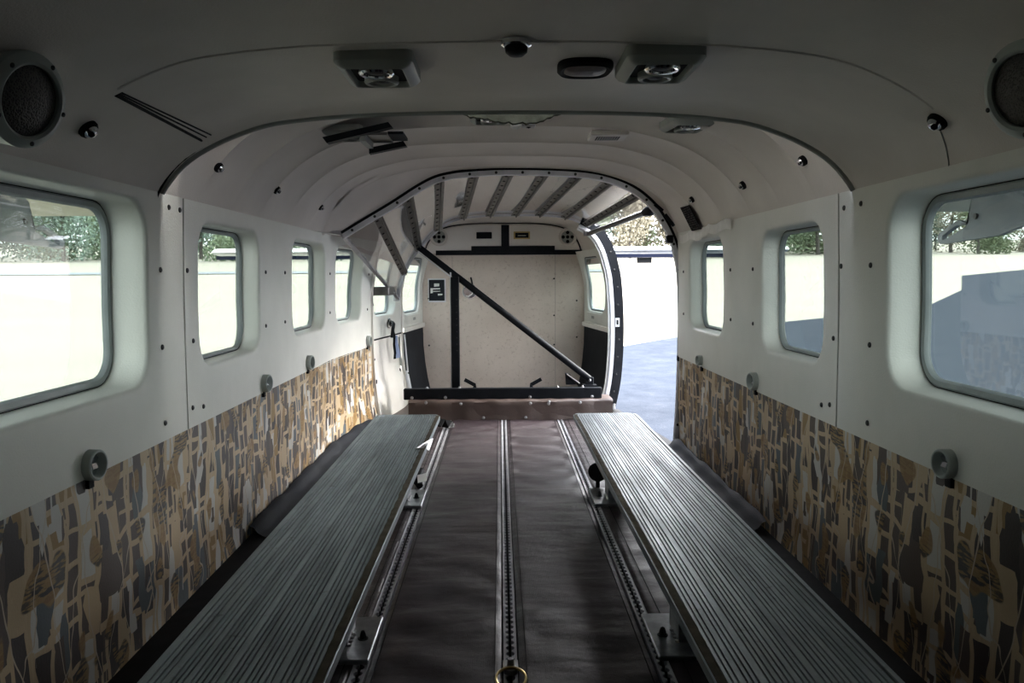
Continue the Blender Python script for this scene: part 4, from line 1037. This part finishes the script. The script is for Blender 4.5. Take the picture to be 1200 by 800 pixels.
# ------------------------------------------------------------------ OUTDOORS (ground slopes to the cabin axis: the aircraft sits nose high)
G0, GS = -1.24, .047
def gz(y): return G0+GS*y
ground = thing('ground', (0, 40, gz(40)), 'pale dry airfield grass around the parked aircraft', 'ground', kind='structure')
mb = MB(); nn_ = 24; rows = [[(x, y, gz(y)) for x in [-400+800*k/nn_ for k in range(nn_+1)]] for y in [-150+550*k/nn_ for k in range(nn_+1)]]
mb.loft(rows, False); part('grass_field', mb, 'grass', ground, smooth=0)
asp = [(-5, -60), (-3.2, 4), (-1.5, 11), (2.1, 14.8), (3.6, 16.4), (6.4, 18.9), (8, 20), (12.6, 23.8), (17, 30), (23.1, 40.8), (31, 48), (45, 52), (120, 60), (300, 62), (300, -60)]
mb = MB(); mb.add([(x, y, gz(y)+.03) for x, y in asp], [tuple(range(len(asp)))]); part('asphalt_apron', mb, 'asphalt', ground, smooth=0)
mb = MB(); mb.add([(x, y, gz(y)+.04) for x, y in ((-300, 47.5), (12, 48.5), (12, 51.5), (-300, 52))], [(0, 1, 2, 3)]); part('taxiway', mb, 'runway', ground, smooth=0)

# tailplane
tp = thing('tailplane', (0, 8.6, 1.0), 'white horizontal tailplane with dark leading underside across the view aft', 'tailplane')
def foil(y0, ch, zc, th):
    pts = []
    for k in range(17):
        t_ = k/16; pts.append((y0+ch*t_, zc+th*(2.6*math.sqrt(t_)*(1-t_)+.05)))
    for k in range(15, 0, -1):
        t_ = k/16; pts.append((y0+ch*t_, zc-th*(1.6*math.sqrt(t_)*(1-t_)+.05)))
    return pts
mb = MB(); mb.loft([[(x, y+abs(x)*.03, z) for y, z in foil(8.35, 1.05, 1.03, .045)] for x in (-2.96, -.12)], True, True, True); part('stabiliser_half', mb, 'aircraft', tp)
mb = MB(); mb.loft([[(x, y+abs(x)*.03, z) for y, z in foil(8.35, 1.05, 1.03, .045)] for x in (.12, 2.96)], True, True, True); part('stabiliser_half', mb, 'aircraft', tp)
mb = MB(); mb.box((-2.9, 8.40, .955), (2.9, 8.46, .992)); part('dark_underside_strip', mb, 'aircraft_blue', tp, smooth=0)  # near-black strip set below the leading edge
mb = MB(); mb.box((1.40, 8.5, .90), (1.55, 8.54, .955)); part('hinge_fairing', mb, 'black', tp, smooth=0)
mb = MB(); mb.box((-.12, 8.3, .7), (.12, 9.6, 1.3), .04); part('tail_cone', mb, 'aircraft', tp)

# wing with drooped flap and hinge arm each side
def wing(sg, label):
    t_ = thing('wing', (sg*2.5, 2.0, 1.45), label, 'wing', 'wings outside the windows')
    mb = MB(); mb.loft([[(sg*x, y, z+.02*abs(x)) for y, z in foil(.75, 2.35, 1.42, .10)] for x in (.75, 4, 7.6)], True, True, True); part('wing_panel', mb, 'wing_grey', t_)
    mb = MB(); mb.loft([[(sg*x, y, z) for y, z in ((3.05, 1.40), (3.4, 1.36), (3.9, 1.24), (4.45, 1.12), (4.44, 1.10), (3.9, 1.19), (3.4, 1.28), (3.05, 1.34))] for x in (.92, 2.5, 5)], True, True, True); part('flap', mb, 'flap', t_)
    o_ = [(3.0, 1.30), (3.0, 1.10), (3.3, 1.0), (3.626, .933), (4.10, .914), (4.135, .925), (4.14, .95), (4.12, .968), (4.01, 1.006), (3.955, 1.022), (3.87, 1.0), (3.845, 1.12), (3.6, 1.26)]
    i_ = [(3.885, .990), (3.885, .988), (3.887, .985), (3.90, .982), (4.085, .930), (4.092, .933), (4.094, .943), (4.09, .955), (4.03, .978), (3.965, 1.0), (3.90, .994), (3.89, .992), (3.887, .991)]
    mb = MB(); xx = (sg*2.19, sg*2.215)
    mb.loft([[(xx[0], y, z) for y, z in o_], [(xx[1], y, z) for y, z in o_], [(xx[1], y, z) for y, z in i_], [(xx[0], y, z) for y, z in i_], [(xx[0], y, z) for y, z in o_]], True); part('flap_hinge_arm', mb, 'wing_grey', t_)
    mb = MB(); mb.lathe([(.014, 0), (.014, .01), (0, .011)], (sg*2.19, 3.80, 1.03), (-sg, 0, 0), 12); part('pivot_bolt', mb, 'screw', t_)
wing(-1, 'wing trailing edge with cream flap and grey slotted arm, outside the first left window')
wing(1, 'wing trailing edge with pale flap and slotted arm, outside first right window')

# trees
def crown(kind, seed):
    rn = random.Random(seed); mb = MB()
    nblob = 20
    for b_ in range(nblob):
        if kind == 'pine': cz = rn.uniform(.04, .97); rad = (1.05-cz)*.32+.04; c = Vector((rn.uniform(-1, 1)*rad*.7, rn.uniform(-1, 1)*rad*.7, cz)); br_ = .10+.14*(1-cz)
        else:
            an = rn.uniform(0, 6.28); q_ = rn.uniform(0, .30); c = Vector((q_*math.cos(an), q_*math.sin(an), rn.uniform(.08, .85))); br_ = rn.uniform(.13, .2)
        for _ in range(190):
            d = Vector((rn.gauss(0, 1), rn.gauss(0, 1), rn.gauss(0, 1))).normalized(); p_ = c + d*br_*rn.uniform(.55, 1.1)
            s_ = rn.uniform(.009, .019); u = Vector((rn.gauss(0, 1), rn.gauss(0, 1), rn.gauss(0, 1))).normalized()*s_; v_ = u.orthogonal().normalized()*s_
            mb.add([p_-u, p_+v_, p_+u, p_-v_], [(0, 1, 2, 3)])
    return mb
def trunk_mb(seed):
    rn = random.Random(seed); mb = MB(); mb.tube([(0, 0, 0), (.01, 0, .3), (-.01, .01, .6), (.0, 0, .9)], [.022, .017, .011, .004], 7)
    for k in range(6):
        z = .3+.09*k; an = rn.uniform(0, 6.28); mb.tube([(0, 0, z), (.18*math.cos(an), .18*math.sin(an), z+.14)], [.008, .003], 5)
    return mb
CR = {('pine', k): mesh('crown', crown('pine', k), 'leaf_dark', 0) for k in range(2)}
CR.update({('mid', k): mesh('crown', crown('mid', 10+k), 'leaf_mid', 0) for k in range(2)}); CR.update({('pale', k): mesh('crown', crown('pale', 20+k), 'leaf_pale', 0) for k in range(2)})
TK = mesh('trunk', trunk_mb(1), 'bark')
def tree(x, y, h, kind, k, label, grp, wdt=1.0):
    t_ = thing('tree', (x, y, gz(y)-.1), label, 'tree', grp)
    for nm, me in (('crown', CR[(kind, k)]), ('trunk', TK)):
        o_ = bpy.data.objects.new(nm, me); COL.objects.link(o_); o_.parent = t_; o_.scale = (h*wdt, h*wdt, h); o_.rotation_euler = (0, 0, random.uniform(0, 6.28))
SPEC = [('pine', 'dark evergreen in the far tree line'), ('mid', 'light green leafy tree in the far tree line'), ('pale', 'pale budding tree in the far tree line')]
rt = random.Random(44)
# left tree line, seen through the left windows
for i in range(26):
    f_ = (i+rt.uniform(-.2, .2))/25; y = 80+(i % 4)*8.5; x = lerp(-66, -16, f_)
    kd = rt.choice([0, 0, 0, 1, 1]); kind, lab = SPEC[kd]
    tree(x, y, rt.uniform(9, 12.5), kind, rt.randint(0, 1), lab+' outside the left windows', 'trees beyond the left windows', rt.uniform(.75, .95))
for i in range(14):
    f_ = (i+rt.uniform(-.15, .15))/13; y = 81+(i % 4)*7; x = lerp(8, 24, f_)
    kind, lab = SPEC[rt.choice([2, 2, 1, 0])]
    tree(x, y, rt.uniform(10, 13), kind, rt.randint(0, 1), lab+' outside the open cargo doorway', 'trees beyond the cargo doorway', rt.uniform(.7, .85))
for i in range(24):
    f_ = (i+rt.uniform(-.2, .2))/23; y = 92+(i % 4)*8.5; x = lerp(27, 78, f_)
    kd = rt.choice([0, 1, 1, 2]); kind, lab = SPEC[kd]; far = f_ > .45
    tree(x, y, rt.uniform(5, 8) if far else rt.uniform(8, 11), kind, rt.randint(0, 1), lab+' outside the right windows', 'trees beyond the right windows', rt.uniform(1.0, 1.4))
